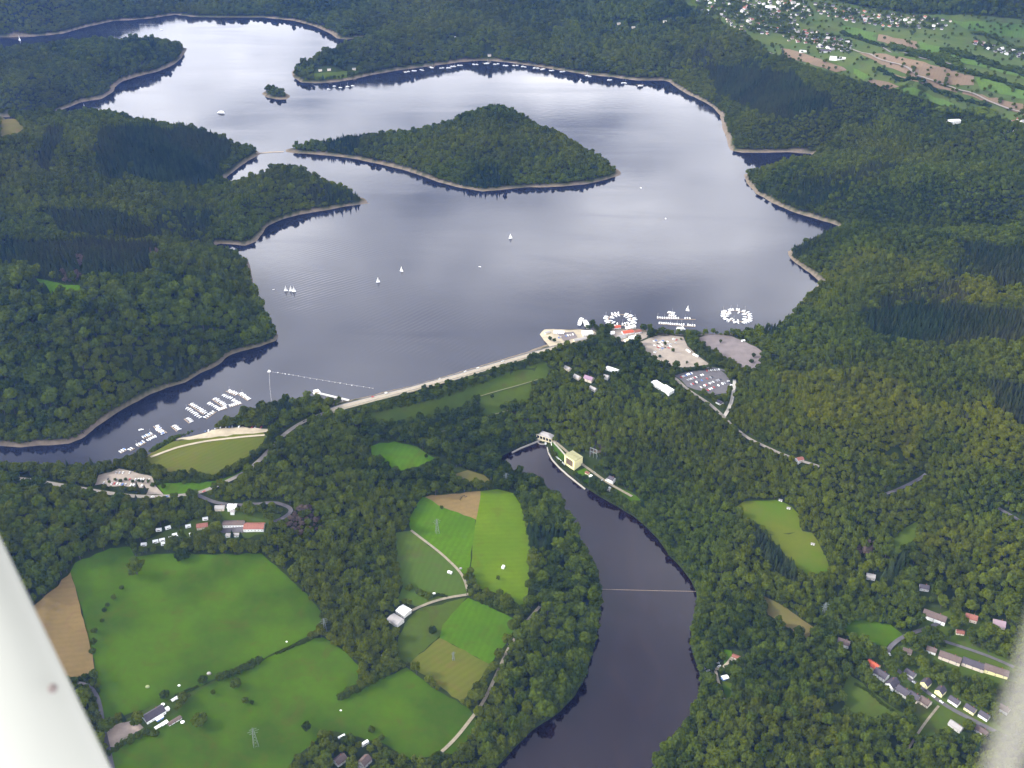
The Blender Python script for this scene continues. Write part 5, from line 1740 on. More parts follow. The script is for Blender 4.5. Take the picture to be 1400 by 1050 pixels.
# ------------------------------------------------------------------ farms, campsite, barn
fy = yaw_of((203, 982), (224, 970))
house(211, 979, 25, 13, 5, fy, WHITE, ROOF_GREY, 'farmhouse with long slate roof and white gable beside the gravel yard', 'farmhouse', win=5, clear=16)
house(227, 972, 8, 5, 3, fy, WHITE, ROOF_WHITE, 'small white lean-to at the right end of the farmhouse', 'shed', 'shed', 0.3, 1, False)
house(218, 983, 9, 6, 3.2, fy, BLUE, ROOF_WHITE, 'white roofed blue shed in front of the farmhouse', 'shed', 'shed', 0.2, 1, False)
house(216, 995, 7, 3.5, 2.2, fy, WHITE, ROOF_WHITE, 'low white shed nearest the farm yard hedge', 'shed', 'shed', 0.25, 1, False)
house(225, 990, 8, 4, 2.4, fy, WHITE, ROOF_WHITE, 'white shed between low shed and long brown shed', 'shed', 'shed', 0.25, 1, False)
house(239, 987, 17, 5, 2.6, fy, WHITE, ROOF_BROWN, 'long brown roofed shed right of the farm', 'shed', 'shed', 0.4, 3, False)
house(239, 957, 8, 3.2, 2.4, fy, WHITE, ROOF_WHITE, 'narrow white shed on the meadow side of the farm', 'shed', 'shed', 0.25, 1, False)
for u_, v_, lb in ((250, 989, 'round white parasol right of the farm sheds'), (223, 965, 'round white parasol behind the farmhouse'), (246.5, 961, 'small white parasol above the farm')):
    x, y, z = hit1(u_, v_)
    p_ = thing('parasol', lb, 'parasol', (x, y, z))
    bm = new_bm(); bar(bm, (0, 0, 0), (0, 0, 3.2), 0.1); add('pole', bm, STEEL, p_)
    bm = new_bm(); bmesh.ops.create_cone(bm, cap_ends=True, segments=12, radius1=2.6, radius2=0.1, depth=1.2, matrix=Matrix.Translation((0, 0, 3.2))); add('canopy', bm, ROOF_WHITE, p_)
by = yaw_of((531, 845), (546, 855))
house(552, 838, 16, 15, 5.2, by, GREYW, ROOF_WHITE, 'barn hall with bright white roof at the end of the farm track', 'barn', 'barn', 0.22, 3, False)
house(541, 850, 19, 14, 4.6, by, GREYW, ROOF_PALE, 'grey roofed barn hall in front of the white one', 'barn', 'barn', 0.22, 3, False)
cy_ = yaw_of((457, 1043), (474, 1031))
house(465, 1041, 14, 11, 4.2, cy_, WHITE, ROOF_BROWN, 'left cottage with brown roof and white gable at the lower edge', 'cottage')
house(499, 1043, 13, 11, 4.6, cy_ + 0.15, WHITE, ROOF_BROWN, 'right cottage with brown roof and pink lean-to at the lower edge', 'cottage', annex=(4, 7, 2.6, -8.6, 0))
# campsite and inn
yw = yaw_of((305, 716), (333, 714))
house(320, 718, 31, 11, 4.5, yw, WHITE, ROOF_BROWN, 'long white inn building with brown roof beyond its grey yard', 'inn', 'inn', 0.4, 7)
house(348, 722, 30, 15, 4.2, yw, WHITE, ROOF_RUST, 'inn wing with faded red roof next to the hairpin', 'inn_wing', 'inn', 0.4, 6)
house(318, 733, 19, 6, 3.2, yw, WHITE, ROOF_PALE, 'low white outbuilding in front of the inn yard', 'outbuilding', 'shed', 0.3, 4, False)
house(277, 721, 16, 10, 4, yw + 0.2, BEIGE, ROOF_RUST, 'red roofed campsite house between caravans and inn', 'campsite_house', 'house', 0.5, 3)
house(301, 696, 14, 9, 3.6, yw, BEIGE, ROOF_PALE, 'pale roofed house on the side road above the inn', 'house', win=2)
house(318, 696, 13, 10, 6, yw, WHITE, ROOF_WHITE, 'bright white house on the side road above the inn', 'house', win=2, pitch=0.4, annex=(6, 6, 3, 2, -9))
field('yard', [(292, 719), (306, 718), (334, 716), (350, 722), (334, 729), (306, 730), (296, 726)], ASPHALT, 'grey yard in front of the inn', 1.2)

# plaza, boathouses and the lakeside buildings
house(803, 458, 20, 14, 6, R(8), WHITE, ROOF_WHITE, 'white lakeside restaurant by the excursion boats', 'restaurant', 'restaurant', 0.15, 5, False)
house(793, 466, 26, 8, 4, R(20), CREAM, ROOF_PALE, 'long cream building beside the end of the dam', 'building', 'building', 0.3, 6, False)
house(764, 456, 20, 7, 3.6, R(-5), WHITE, ROOF_WHITE, 'white pavilion on the pale plaza', 'pavilion', 'pavilion', 0.2, 4, False)
house(748, 456, 10, 6, 3, R(30), CREAM, ROOF_PALE, 'small cream kiosk at the tip of the plaza', 'kiosk', 'kiosk', 0.3, 2, False)
for u_, v_, L_, D_, rf_, lb in ((843, 449, 14, 10, ROOF_RED, 'small red roofed boathouse under the ring marina'), (858, 456, 22, 11, ROOF_RED, 'large red roofed boathouse in the middle of the boatyard'), (871, 455, 14, 10, ROOF_RUST, 'faded red boathouse at the right of the boatyard'),
   (862, 449, 20, 8, ROOF_WHITE, 'white roofed boathouse by the water of the ring marina'), (850, 462, 16, 8, ROOF_PALE, 'pale roofed shed at the left of the boatyard'), (866, 463, 17, 9, ROOF_WHITE, 'white roofed shed at the front of the boatyard'), (857, 467, 10, 7, CREAM, 'cream roofed shed at the front corner of the boatyard'), (836, 457, 10, 8, ROOF_WHITE, 'white shed at the left edge of the boatyard')):
    house(u_, v_, L_, D_, 4.2, R(25) + random.uniform(-.15, .15), WHITE, rf_, lb, 'boathouse', 'boathouse', 0.45, 3, False)
yy = yaw_of((893, 527), (912, 540))
house(899, 528, 22, 13, 5, yy, WHITE, ROOF_WHITE, 'white roofed hostel block left of the pair beside the asphalt car park', 'hostel', 'building', 0.15, 5, False)
house(912, 535, 22, 13, 6, yy, WHITE, ROOF_WHITE, 'white roofed hostel block right of the pair beside the asphalt car park', 'hostel', 'building', 0.15, 5, False)
house(837, 507, 24, 9, 4, R(-35), WHITE, ROOF_WHITE, 'long white holiday house in the wood behind the dam', 'house', pitch=0.3, win=4, chimney=False)
house(805, 520, 17, 11, 5, R(-35), BEIGE, mat('violet slate', (0.19, 0.12, 0.17), 0.7), 'house with violet roof in the wood behind the dam', 'house')
house(776, 505, 13, 7, 3.5, R(-45), BEIGE, ROOF_PALE, 'small pale house uppermost in the wood behind the dam', 'house', win=2)
house(789, 517, 13, 8, 3.6, R(-45), BEIGE, ROOF_PALE, 'pale house left of the violet roof', 'house', win=2)
house(811, 533, 14, 7, 3.6, R(-45), GREYW, ROOF_PALE, 'pale house below the violet roof', 'house', win=2)
house(829, 517, 10, 8, 3.6, R(-35), WHITE, ROOF_PALE, 'small white house right of the violet roof', 'house', win=2)
house(984, 552, 12, 8, 3.6, R(-50), WHITE, ROOF_GREY, 'kiosk with grey roof where the forest road leaves the car parks', 'kiosk', 'kiosk', 0.5, 2, False)
house(1093, 630, 11, 8, 4, R(20), WHITE, ROOF_RUST, 'white hut with rusty roof beside the forest road', 'hut', 'hut', 0.5, 2, False)

# village in the valley
vs = yaw_of((1192, 912), (1262, 962))
VILLAGE = (
 (1153, 881, 15, 10, 5.0, R(-30), WHITE, ROOF_BROWN, 'lone white house with brown roof below the paddock'),
 (1277, 846, 30, 13, 6.0, R(-32), WHITE, ROOF_BROWN, 'big white house with brown roof above the upper village street'),
 (1327, 847, 15, 11, 5.0, R(-25), BEIGE, ROOF_RUST, 'house with faded orange roof at the wood edge'),
 (1365, 855, 15, 13, 4.0, R(-20), BEIGE, mat('mauve roof', (0.22, 0.16, 0.18), 0.8), 'house with broad mauve roof at the wood edge'),
 (1312, 866, 10, 7, 3.2, R(-15), BEIGE, ROOF_RUST, 'small red shed house in the gardens'),
 (1273, 891, 12, 9, 4.5, R(-30), WHITE, ROOF_BROWN, 'small white house among dark trees'),
 (1298, 902, 27, 12, 5.6, R(-30), BEIGE, ROOF_BROWN, 'long house with brown roof, left of the three long houses'),
 (1330, 911, 27, 12, 5.6, R(-30), BEIGE, ROOF_GREY, 'long house with dark roof, middle of the three long houses'),
 (1361, 920, 29, 12, 5.6, R(-28), YELLOW, ROOF_BROWN, 'long yellow house, right of the three long houses'),
 (1193, 913, 15, 11, 6.0, vs, YELLOW, ROOF_RED, 'house with bright red roof at the end of the village terrace'),
 (1204, 925, 17, 12, 6.0, vs, WHITE, ROOF_GREY, 'slate roofed house next to the bright red roof'),
 (1219, 938, 15, 12, 6.0, vs + 1.57, WHITE, ROOF_GREY, 'white gabled slate house in the middle of the terrace'),
 (1234, 948, 16, 12, 5.4, vs, GREYW, ROOF_GREY, 'grey slate house in the terrace'),
 (1249, 955, 14, 11, 5.4, vs, BEIGE, ROOF_GREY, 'slate house with a brown garden yard in the terrace'),
 (1264, 962, 13, 11, 5.0, vs, BEIGE, ROOF_BROWN, 'brown house at the lower end of the terrace'),
 (1244, 923, 13, 9, 4.5, vs, GREYW, ROOF_GREY, 'grey house with light dormers across the street'),
 (1265, 937, 11, 10, 6.0, vs + 1.57, YELLOW, ROOF_GREY, 'white yellow gabled house, upper of the two bright gables'),
 (1285, 948, 11, 10, 6.0, vs + 1.57, YELLOW, ROOF_GREY, 'white yellow gabled house, lower of the two bright gables'),
 (1304, 961, 13, 9, 5.0, vs, WHITE, ROOF_GREY, 'pale house below the two bright gables'),
 (1326, 972, 13, 9, 5.0, vs, YELLOW, ROOF_GREY, 'pale yellow house near the lower street end'),
 (1345, 981, 12, 9, 5.0, vs, WHITE, ROOF_GREY, 'white house at the lower street end'),
 (1372, 972, 12, 9, 5.0, vs, WHITE, ROOF_BROWN, 'white house behind the lower street end'),
 (1240, 892, 11, 8, 3.6, R(-25), BEIGE, ROOF_BROWN, 'small brown house hidden in trees by the bend'),
 (1190, 790, 12, 9, 4.0, R(-20), GREYW, ROOF_PALE, 'pale house alone in the forest valley'),
 (1263, 805, 12, 9, 4.0, R(-15), GREYW, ROOF_GREY, 'small grey house at the forest edge above the village'),
 (1306, 995, 16, 9, 4.0, vs, GREYW, ROOF_PALE, 'pale roofed workshop below the village meadow path'),
 (1341, 1001, 16, 9, 4.0, vs, GREYW, ROOF_BROWN, 'brown roofed workshop at the village end'),
)
for u_, v_, L_, D_, H_, yw_, wl, rf_, lb in VILLAGE:
    house(u_, v_, L_, D_, H_, yw_, wl, rf_, lb)
house(991, 928, 8, 6, 3.2, R(20), BLUE, ROOF_WHITE, 'blue walled lodge with white roof on the river bank', 'lodge', 'lodge', 0.3, 2, False)
house(1006, 900, 10, 6, 3.2, R(-30), BEIGE, ROOF_RUST, 'reddish boat shed above the river lodge', 'shed', 'shed', 0.4, 2, False)
for u_, v_, lb in ((1067, 685, 'white hut at the top right of the forest meadow'), (1078, 696, 'pale hut at the right edge of the forest meadow'), (1111, 745, 'pale hut beside the green half of the forest meadow')):
    house(u_, v_, 5, 3, 2.4, R(-20), WHITE, ROOF_PALE, lb, 'hut', 'hut', 0.3, 1, False)

# ------------------------------------------------------------------ pylons
def pylon(u, v, H, label, yaw=0.4):
    x, y, z = hit1(u, v)
    t0 = thing('power_pylon', label, 'pylon', (x, y, z), yaw)
    bm = new_bm()
    b = H * 0.10
    legs = [(sx_ * b, sy_ * b) for sx_, sy_ in ((-1, -1), (1, -1), (1, 1), (-1, 1))]
    for lx, ly in legs:
        bar(bm, (lx, ly, -1), (lx * 0.16, ly * 0.16, H), 0.17, 4)
    lev = [0, 0.16, 0.32, 0.48, 0.64, 0.80, 0.95]
    for k in range(len(lev) - 1):
        s0, s1 = 1 - 0.84 * lev[k], 1 - 0.84 * lev[k + 1]
        for i in range(4):
            a, c = legs[i], legs[(i + 1) % 4]
            bar(bm, (a[0] * s0, a[1] * s0, lev[k] * H), (c[0] * s1, c[1] * s1, lev[k + 1] * H), 0.09, 4)
            bar(bm, (c[0] * s0, c[1] * s0, lev[k] * H), (a[0] * s1, a[1] * s1, lev[k + 1] * H), 0.09, 4)
    add('tower', bm, STEEL, t0)
    for zz, w in ((0.70, 0.17), (0.82, 0.22), (0.93, 0.14)):
        bm = new_bm()
        bar(bm, (-w * H, 0, zz * H), (w * H, 0, zz * H), 0.16, 4)
        bar(bm, (-w * H, 0, zz * H), (0, 0, (zz + 0.07) * H), 0.1, 4)
        bar(bm, (w * H, 0, zz * H), (0, 0, (zz + 0.07) * H), 0.1, 4)
        add('crossarm', bm, STEEL, t0)


pylon(598, 729, 28, 'lattice pylon in the bright green field below the tan field')
pylon(350, 1020, 32, 'lattice pylon in the lower meadow')
pylon(445, 866, 28, 'lattice pylon at the wood edge by the meadow hedge')
pylon(692, 664, 26, 'lattice pylon beside the head of the lower reservoir')
pylon(1125, 846, 30, 'lattice pylon left of the small paddock')
pylon(620, 903, 16, 'thin pylon on the square olive field')


# ------------------------------------------------------------------ boats
def hull_mesh(bm, L, B, H, flare=1.0):
    secs = []
    for f, wv, zk in ((-0.5, 0.80, 0.1), (-0.25, 0.98, 0.0), (0.05, 1.0, 0.0), (0.28, 0.78, 0.05), (0.42, 0.42, 0.2), (0.5, 0.04, 0.45)):
        w = B / 2 * wv
        secs.append([bm.verts.new((f * L, yy, zz)) for yy, zz in ((-w, H), (-w * 0.8, H * 0.25 + zk * H * 0.3), (0, -0.4 + zk * H), (w * 0.8, H * 0.25 + zk * H * 0.3), (w, H))])
    for a, b in zip(secs, secs[1:]):
        for k in range(4):
            bm.faces.new((a[k], b[k], b[k + 1], a[k + 1]))
        bm.faces.new((a[4], b[4], b[0], a[0]))
    bm.faces.new(secs[0])


def boat_proto(name, cat, L, B, cabin, mast=0.0, sails=False, cover=WHITE):
    t0 = thing(name, 'boat', cat, (0, 0, 0))
    bm = new_bm(); hull_mesh(bm, L, B, 0.9); add('hull', bm, GEL, t0)
    if cabin:
        bm = new_bm(); prism(bm, [(-B * 0.36, 0.88), (B * 0.36, 0.88), (B * 0.28, 1.9), (-B * 0.28, 1.9)], -L * 0.28, L * 0.18); add('cabin', bm, cover, t0)
        bm = new_bm(); prism(bm, [(-B * 0.352, 1.25), (B * 0.352, 1.25), (B * 0.325, 1.62), (-B * 0.325, 1.62)], -L * 0.2, L * 0.185); add('windscreen', bm, GLASS, t0)
    if mast:
        bm = new_bm(); bar(bm, (L * 0.05, 0, 0.4), (L * 0.05, 0, mast), 0.10, 5); add('mast', bm, SILVER, t0)
    if sails:
        for nm, pts in (('mainsail', [(L * 0.03, 0, 1.6), (-L * 0.46, 0.9, 1.6), (-L * 0.2, 0.7, mast * 0.55), (L * 0.03, 0, mast - 0.3)]), ('jib', [(L * 0.07, 0, mast * 0.8), (L * 0.2, 0.5, mast * 0.4), (L * 0.12, 0.55, 1.3), (L * 0.48, 0, 1.1)])):
            bm = new_bm()
            a = [bm.verts.new(Vector(p) + Vector((0, 0.04, 0))) for p in pts]
            b = [bm.verts.new(Vector(p) - Vector((0, 0.04, 0))) for p in pts]
            bm.faces.new(a); bm.faces.new(b[::-1])
            for i in range(4):
                bm.faces.new((a[i], b[i], b[(i + 1) % 4], a[(i + 1) % 4]))
            add(nm, bm, SAIL, t0)
    elif mast:
        bm = new_bm(); bar(bm, (L * 0.03, 0, 1.9), (-L * 0.4, 0, 1.8), 0.22, 6); add('boom', bm, cover, t0)
    kids(t0)
    return t0


BOATS = {'motor_boat': boat_proto('motor_boat', 'boat', 8.5, 3.0, True), 'yacht': boat_proto('moored_yacht', 'boat', 9.0, 3.0, True, 11.0), 'tarp': boat_proto('covered_boat', 'boat', 7.5, 2.8, True, 0, False, BLUE), 'sail': boat_proto('sailing_boat', 'sailing boat', 8.0, 2.6, False, 13.0, True)}
FIRST = set()


def boat(kind, x, y, rz, label, group=None, scale=1.0):
    src = BOATS[kind]
    if kind not in FIRST:
        FIRST.add(kind)
        src.location = (x, y, 0.05)
        src.rotation_euler = (0, 0, rz)
        src.scale = (scale,) * 3
        src['label'] = label
        if group:
            src['group'] = group
        return src
    o = dup(src, (x, y, 0.05), rz, scale, label)
    if group:
        o['group'] = group
    elif 'group' in o:
        del o['group']
    return o


def pontoon(x0, y0, x1, y1, w, label, group=None):
    an = math.atan2(y1 - y0, x1 - x0)
    L = math.hypot(x1 - x0, y1 - y0)
    t0 = thing('pontoon', label, 'jetty', ((x0 + x1) / 2, (y0 + y1) / 2, 0), an, group)
    bm = new_bm(); box(bm, (0, 0, 0.15), (L, w, 0.4)); add('deck', bm, WOOD, t0)
    for s in (-0.42, 0.0, 0.42):
        bm = new_bm(); bar(bm, (s * L, w / 2 + 0.1, -4), (s * L, w / 2 + 0.1, 2.2), 0.14, 6); add('mooring_post', bm, STEEL, t0)


def moor(p, q, n, where, group, kinds=('motor_boat', 'motor_boat', 'yacht'), side=1, jetty=True, scale=1.0, pl=None):
    """boats lying side by side between two photo points on the water"""
    (x0, x1), (y0, y1) = unproj([p[0], q[0]], [p[1], q[1]], 0.0)
    an = math.atan2(y1 - y0, x1 - x0)
    off = 5.6 * scale
    if jetty:
        pontoon(x0, y0, x1, y1, 1.8, pl or 'narrow wooden pontoon ' + where)
    for k in range(n):
        if n > 12 and random.random() < 0.25:
            continue
        f = (k + 0.5) / n
        off = 5.6 * scale + random.uniform(-1.3, 0.8)
        x = x0 + (x1 - x0) * f - math.sin(an) * off * side
        y = y0 + (y1 - y0) * f + math.cos(an) * off * side
        kd = random.choice(kinds)
        boat(kd, x, y, an + math.pi / 2 + (0 if side > 0 else math.pi) + random.gauss(0, 0.09), {'motor_boat': 'white motor boat moored ', 'yacht': 'white masted yacht moored ', 'tarp': 'boat with blue cover moored '}[kd] + where, group, scale * random.uniform(0.74, 0.98))


HB = 'boats in the left harbour'
wm = ('motor_boat', 'motor_boat', 'motor_boat', 'yacht')
moor((258, 553), (279, 567), 9, 'in the double row nearest the left shore arm', HB, wm, 1)
moor((258, 556), (279, 570), 8, 'in the double row nearest the left shore arm', HB, wm, -1, False)
moor((290, 546), (306, 557), 7, 'in the middle double row of the left harbour', HB, wm, 1)
moor((288, 549), (305, 560), 7, 'in the middle double row of the left harbour', HB, wm, -1, False)
moor((309, 535), (322, 541), 5, 'at the outer end of the left harbour', HB, wm, 1)
moor((307, 538), (320, 544), 5, 'at the outer end of the left harbour', HB, wm, -1, False)
moor((325, 539), (339, 548), 7, 'in the rightmost row of the left harbour', HB, wm, 1)
moor((321, 545), (331, 551), 5, 'in the rightmost row of the left harbour', HB, wm, -1, False)
moor((282, 573), (296, 563), 5, 'along the shore walkway of the left harbour', HB, wm, 1, pl='left end of the harbour shore walkway below the first double row')
moor((299, 562), (311, 558), 5, 'along the shore walkway of the left harbour', HB, wm, 1, pl='middle piece of the harbour shore walkway')
moor((314, 557), (331, 552), 6, 'along the shore walkway of the left harbour', HB, wm, 1, pl='right end of the harbour shore walkway by the trees')
wb = ('motor_boat', 'yacht', 'tarp', 'motor_boat')
moor((252, 573), (259, 579), 4, 'in the small row below the big harbour rows', HB, wb, 1)
moor((234, 583), (242, 590), 4, 'in the bay below the sand strip', HB, wb, 1)
moor((210, 583), (218, 592), 5, 'in the left pair of rows below the sand strip', HB, wb, 1, pl='left pontoon of the slanting pair below the sand strip')
moor((217, 584), (228, 592), 5, 'in the left pair of rows below the sand strip', HB, wb, -1, pl='right pontoon of the slanting pair below the sand strip')
moor((196, 600), (210, 594), 5, 'alongside the long pontoon of the shore', HB, wb, 1)
moor((202, 604), (216, 598), 5, 'alongside the long pontoon of the shore', HB, wb, 1, False)
moor((189, 611), (200, 605), 4, 'alongside the short shore pontoon', HB, wb, 1)
moor((165, 620), (174, 615), 3, 'at the leftmost pontoon of the harbour', HB, wb, 1, pl='outermost left pontoon of the boat harbour')
moor((178, 617), (184, 613), 2, 'at the leftmost pontoon of the harbour', HB, wb, 1, pl='very short pontoon next to the outermost left one')
xx, yy = unproj(193, 588, 0)
boat('motor_boat', float(xx), float(yy), 0.3, 'single white motor boat anchored off the left harbour')
RB = 'boats of the marina rings'


def ring(u, v, r, label_ring, where, n_out, n_in, a0=0.0, a1=2 * math.pi):
    cx_, cy_ = (float(q) for q in unproj(u, v, 0))
    t0 = thing('ring_pontoon', label_ring, 'jetty', (cx_, cy_, 0))
    V, F = [], []
    n = 36
    for i in range(n):
        a = 2 * math.pi * i / n
        for rr, z in ((r + 1, 0.55), (r - 1, 0.55), (r - 1, 0.05), (r + 1, 0.05)):
            V.append((rr * math.cos(a), rr * math.sin(a), z))
    for i in range(n):
        j = (i + 1) % n
        for k in range(4):
            F.append((i * 4 + k, i * 4 + (k + 1) % 4, j * 4 + (k + 1) % 4, j * 4 + k))
    me = bpy.data.meshes.new('walkway')
    me.from_pydata(V, [], F)
    add('walkway', me, WOOD, t0)
    for i in range(6):
        a = 2 * math.pi * i / 6
        bm = new_bm(); bar(bm, ((r + 1.2) * math.cos(a), (r + 1.2) * math.sin(a), -4), ((r + 1.2) * math.cos(a), (r + 1.2) * math.sin(a), 2.2), 0.15, 6); add('mooring_post', bm, STEEL, t0)
    for cnt, rr0, flip in ((n_out, r + 5.6, 0), (n_in, r - 5.4, math.pi)):
        for i in range(cnt):
            a = a0 + (a1 - a0) * (i + random.uniform(0.05, 0.95)) / cnt
            rr = rr0 + random.uniform(-2.2, 1.6)
            if random.random() < 0.14:
                continue
            kd = random.choice(('motor_boat', 'yacht', 'motor_boat'))
            boat(kd, cx_ + rr * math.cos(a), cy_ + rr * math.sin(a), a + flip + random.gauss(0, 0.22), {'motor_boat': 'white motor boat moored ', 'yacht': 'white masted yacht moored '}[kd] + where, RB, random.uniform(0.95, 1.12))


ring(848, 437.5, 24, 'round floating walkway of the marina by the boathouses', 'round the ring marina by the boathouses', 30, 14)
ring(1007, 432.5, 24, 'round floating walkway of the lone marina ring on the right', 'round the lone marina ring on the right', 30, 14)
moor((898, 436), (951, 437), 17, 'in the upper long row of the middle marina', 'boats of the middle marina', wm, 1)
moor((900, 443), (951, 447), 17, 'in the lower long row of the middle marina', 'boats of the middle marina', wm, 1)
moor((912, 428), (922, 430), 4, 'in the short outer row of the middle marina', 'boats of the middle marina', wm, 1, pl='upper of two short outer pontoons of the middle marina')
moor((913, 432), (924, 434), 4, 'in the short outer row of the middle marina', 'boats of the middle marina', wm, 1, pl='lower of two short outer pontoons of the middle marina')
for k, (u_, v_, lb) in enumerate(((940, 425, 'white sailing boat just outside the middle marina'), (517, 386, 'white sailing boat, left of the pair in the middle of the lake'), (549, 371, 'white sailing boat, right of the pair in the middle of the lake'), (391, 398, 'white sailing boat, left of the three off the wooded cape'),
    (398, 398, 'white sailing boat, middle of the three off the wooded cape'), (402, 399, 'white sailing boat, right of the three off the wooded cape'), (698, 326, 'small white sailing boat alone in the wide lake'), (116, 150, 'white sailing boat in the shaded bay behind the left hill'), (27, 55, 'white sailing boat in the far left arm'))):
    x, y = (float(q) for q in unproj(u_, v_, 0))
    boat('sail', x, y, random.uniform(-0.6, 0.6), lb, None, 1.0 if v_ > 200 else 1.5)
for u_, v_, lb, s_ in ((876, 257, 'small white motor boat right of the big island', .8), (910, 299, 'small white motor boat in the open water on the right', .8), (656, 365, 'small motor boat in the middle of the lake', .7), (221, 41, 'small white boat in the bright far arm', 1.3), (374, 396, 'small dark dinghy off the wooded cape', .5)):
    x, y = (float(q) for q in unproj(u_, v_, 0))
    boat('motor_boat', x, y, random.uniform(0, 3), lb, None, s_)
FAR = ((556, 98), (567, 96), (577, 95.4), (590, 92), (604, 93), (613, 92.5), (620, 91), (629, 89.5), (650, 87.5), (665, 86.5), (678.5, 87.5), (691, 89), (705, 89.5), (717, 91), (733, 92.5), (742, 94), (753.5, 95.5), (769, 97.5), (804, 103.5), (833.5, 108.5), (853, 113.5), (876, 116.5), (452, 121), (459, 117), (468, 119), (477, 117.5), (484, 117.5))
FARL = 'white boats on moorings under the far wooded shore'
for k, (u_, v_) in enumerate(FAR):
    x, y = (float(q) for q in unproj(u_, v_ + 0.6, 0))
    for j in range(2 if k < 22 else 1):
        boat(random.choice(('motor_boat', 'yacht')), x + (j - 0.5) * 9 + random.uniform(-2, 2), y + random.uniform(-6, 6), random.uniform(-0.5, 0.5), 'white boat moored under the far wooded shore' if k < 22 else 'white boat moored off the lawn of the far peninsula', FARL, random.uniform(1.1, 1.5))
    if k < 22 and k % 3 == 0:
        pontoon(x - 14, y + 8, x + 12, y + 12, 2.6, 'short mooring jetty under the far wooded shore', 'jetties under the far shore')


def ship(u, v, L, B, rz, label, decks=2):
    x, y = (float(q) for q in unproj(u, v, 0))
    t0 = thing('excursion_ship', label, 'ship', (x, y, 0), rz)
    bm = new_bm(); hull_mesh(bm, L, B, 1.9); add('hull', bm, GEL, t0)
    bm = new_bm(); box(bm, (-L * 0.04, 0, 1.92), (L * 0.72, B * 0.84, 2.4)); sl_ = add('saloon', bm, WHITE, t0)
    for s in (-1, 1):
        for k in range(7):
            bm = new_bm(); box(bm, (-L * 0.35 + k * L * 0.1, s * B * 0.42, 2.7), (L * 0.07, 0.12, 1.0)); add('window', bm, GLASS, sl_)
    bm = new_bm(); box(bm, (-L * 0.06, 0, 4.33), (L * 0.76, B * 0.9, 0.2)); add('sun_deck', bm, ROOF_WHITE, t0)
    if decks > 1:
        bm = new_bm(); box(bm, (-L * 0.16, 0, 4.54), (L * 0.4, B * 0.7, 2.2)); add('upper_saloon', bm, WHITE, t0)
        bm = new_bm(); box(bm, (-L * 0.16, 0, 6.75), (L * 0.46, B * 0.8, 0.2)); add('awning', bm, ROOF_WHITE, t0)
    bm = new_bm(); box(bm, (L * 0.18, 0, 4.54), (L * 0.09, B * 0.5, 2.3), 0, 0.85); add('wheelhouse', bm, WHITE, t0)
    bm = new_bm(); bar(bm, (L * 0.17, 0, 6.8), (L * 0.17, 0, 9.5), 0.1); add('mast', bm, STEEL, t0)


ship(794, 440.5, 30, 8.5, R(75), 'white excursion ship moored on the left beside its twin')
ship(801, 444, 36, 9, R(100), 'larger white excursion ship moored at the restaurant landing')
ship(931, 451, 18, 9, R(5), 'broad white houseboat under the middle marina', 1)
ship(302, 155, 24, 6.5, R(170), 'white excursion ship crossing the bright far water')
# rope of floats in front of the dam
x0, y0 = (float(q) for q in unproj(368, 508, 0))
pf = thing('signal_raft', 'white raft with a light where the float line turns', 'raft', (x0, y0, 0))
bm = new_bm(); box(bm, (0, 0, 0), (5, 5, 0.7)); add('deck', bm, WHITE, pf)
bm = new_bm(); box(bm, (0, 0, 0.71), (2.6, 2.6, 2.6), 0, 0.6); add('beacon', bm, WHITE, pf)
fl = [(380, 509.5), (386, 510.5), (390, 511.5), (395, 512), (401, 513), (408, 514), (416, 516), (424, 517.5), (433, 519), (441, 520), (450, 521.5), (458, 523), (465, 524), (474, 525.5), (481, 527), (488, 528), (497, 529), (505, 530.5), (510, 531)]
FB = None
for k, (u_, v_) in enumerate(fl):
    x, y = (float(q) for q in unproj(u_, v_, 0))
    big = k in (0, 2, 3, 12, 14)
    bm = new_bm()
    if FB is None:
        bmesh.ops.create_uvsphere(bm, u_segments=10, v_segments=6, radius=0.9)
        FB = bpy.data.meshes.new('float_buoy')
        bm.to_mesh(FB)
        FB.materials.append(WHITE)
    bm.free()
    place_mesh(FB, 'float_buoy', x, y, 0.2, 0, 'white float on the line closing off the dam', 'buoy', 'floats on the line before the dam', 1.0 if big else 0.6)
wx, wy = unproj(np.array([368, 380, 510]), np.array([508, 509.5, 531]), 0)
wall_line('float_line', np.stack([wx, wy], 1), 0.2, 0.12, 0.3, GREYW, 'thin pale rope carrying the floats before the dam', 'rope', world=True, part='rope')
wx, wy = unproj(np.array([368, 369, 371]), np.array([509, 530, 548]), 0)
wall_line('float_line', np.stack([wx, wy], 1), 0.22, 0.12, 0.3, GREYW, 'thin pale rope from the raft to the wooded shore', 'rope', world=True, part='rope')
wall_line('debris_boom', [(821, 805.5), (860, 806.5), (900, 807.5), (955, 808.5)], 0.55, RES_Z + 0.2, 0.6, WOOD, 'thin brown boom stretched across the lower reservoir', 'boom', part='beam')

# ------------------------------------------------------------------ far village on the plateau
def small_house(name, L, D, H, wall, roof):
    t0 = thing(name, 'house', 'house', (0, 0, 0))
    bm = new_bm(); prism(bm, [(-D / 2, -3), (D / 2, -3), (D / 2, H), (0, H + D * 0.42), (-D / 2, H)], -L / 2, L / 2); add('wall', bm, wall, t0)
    bm = new_bm()
    for s in (-1, 1):
        pr = [(0, H + D * 0.42 + 0.05), (s * (D / 2 + 0.5), H - 0.35), (s * (D / 2 + 0.5), H - 0.1), (0, H + D * 0.42 + 0.32)]
        prism(bm, pr if s > 0 else pr[::-1], -L / 2 - 0.5, L / 2 + 0.5)
    add('roof', bm, roof, t0)
    kids(t0)
    return t0


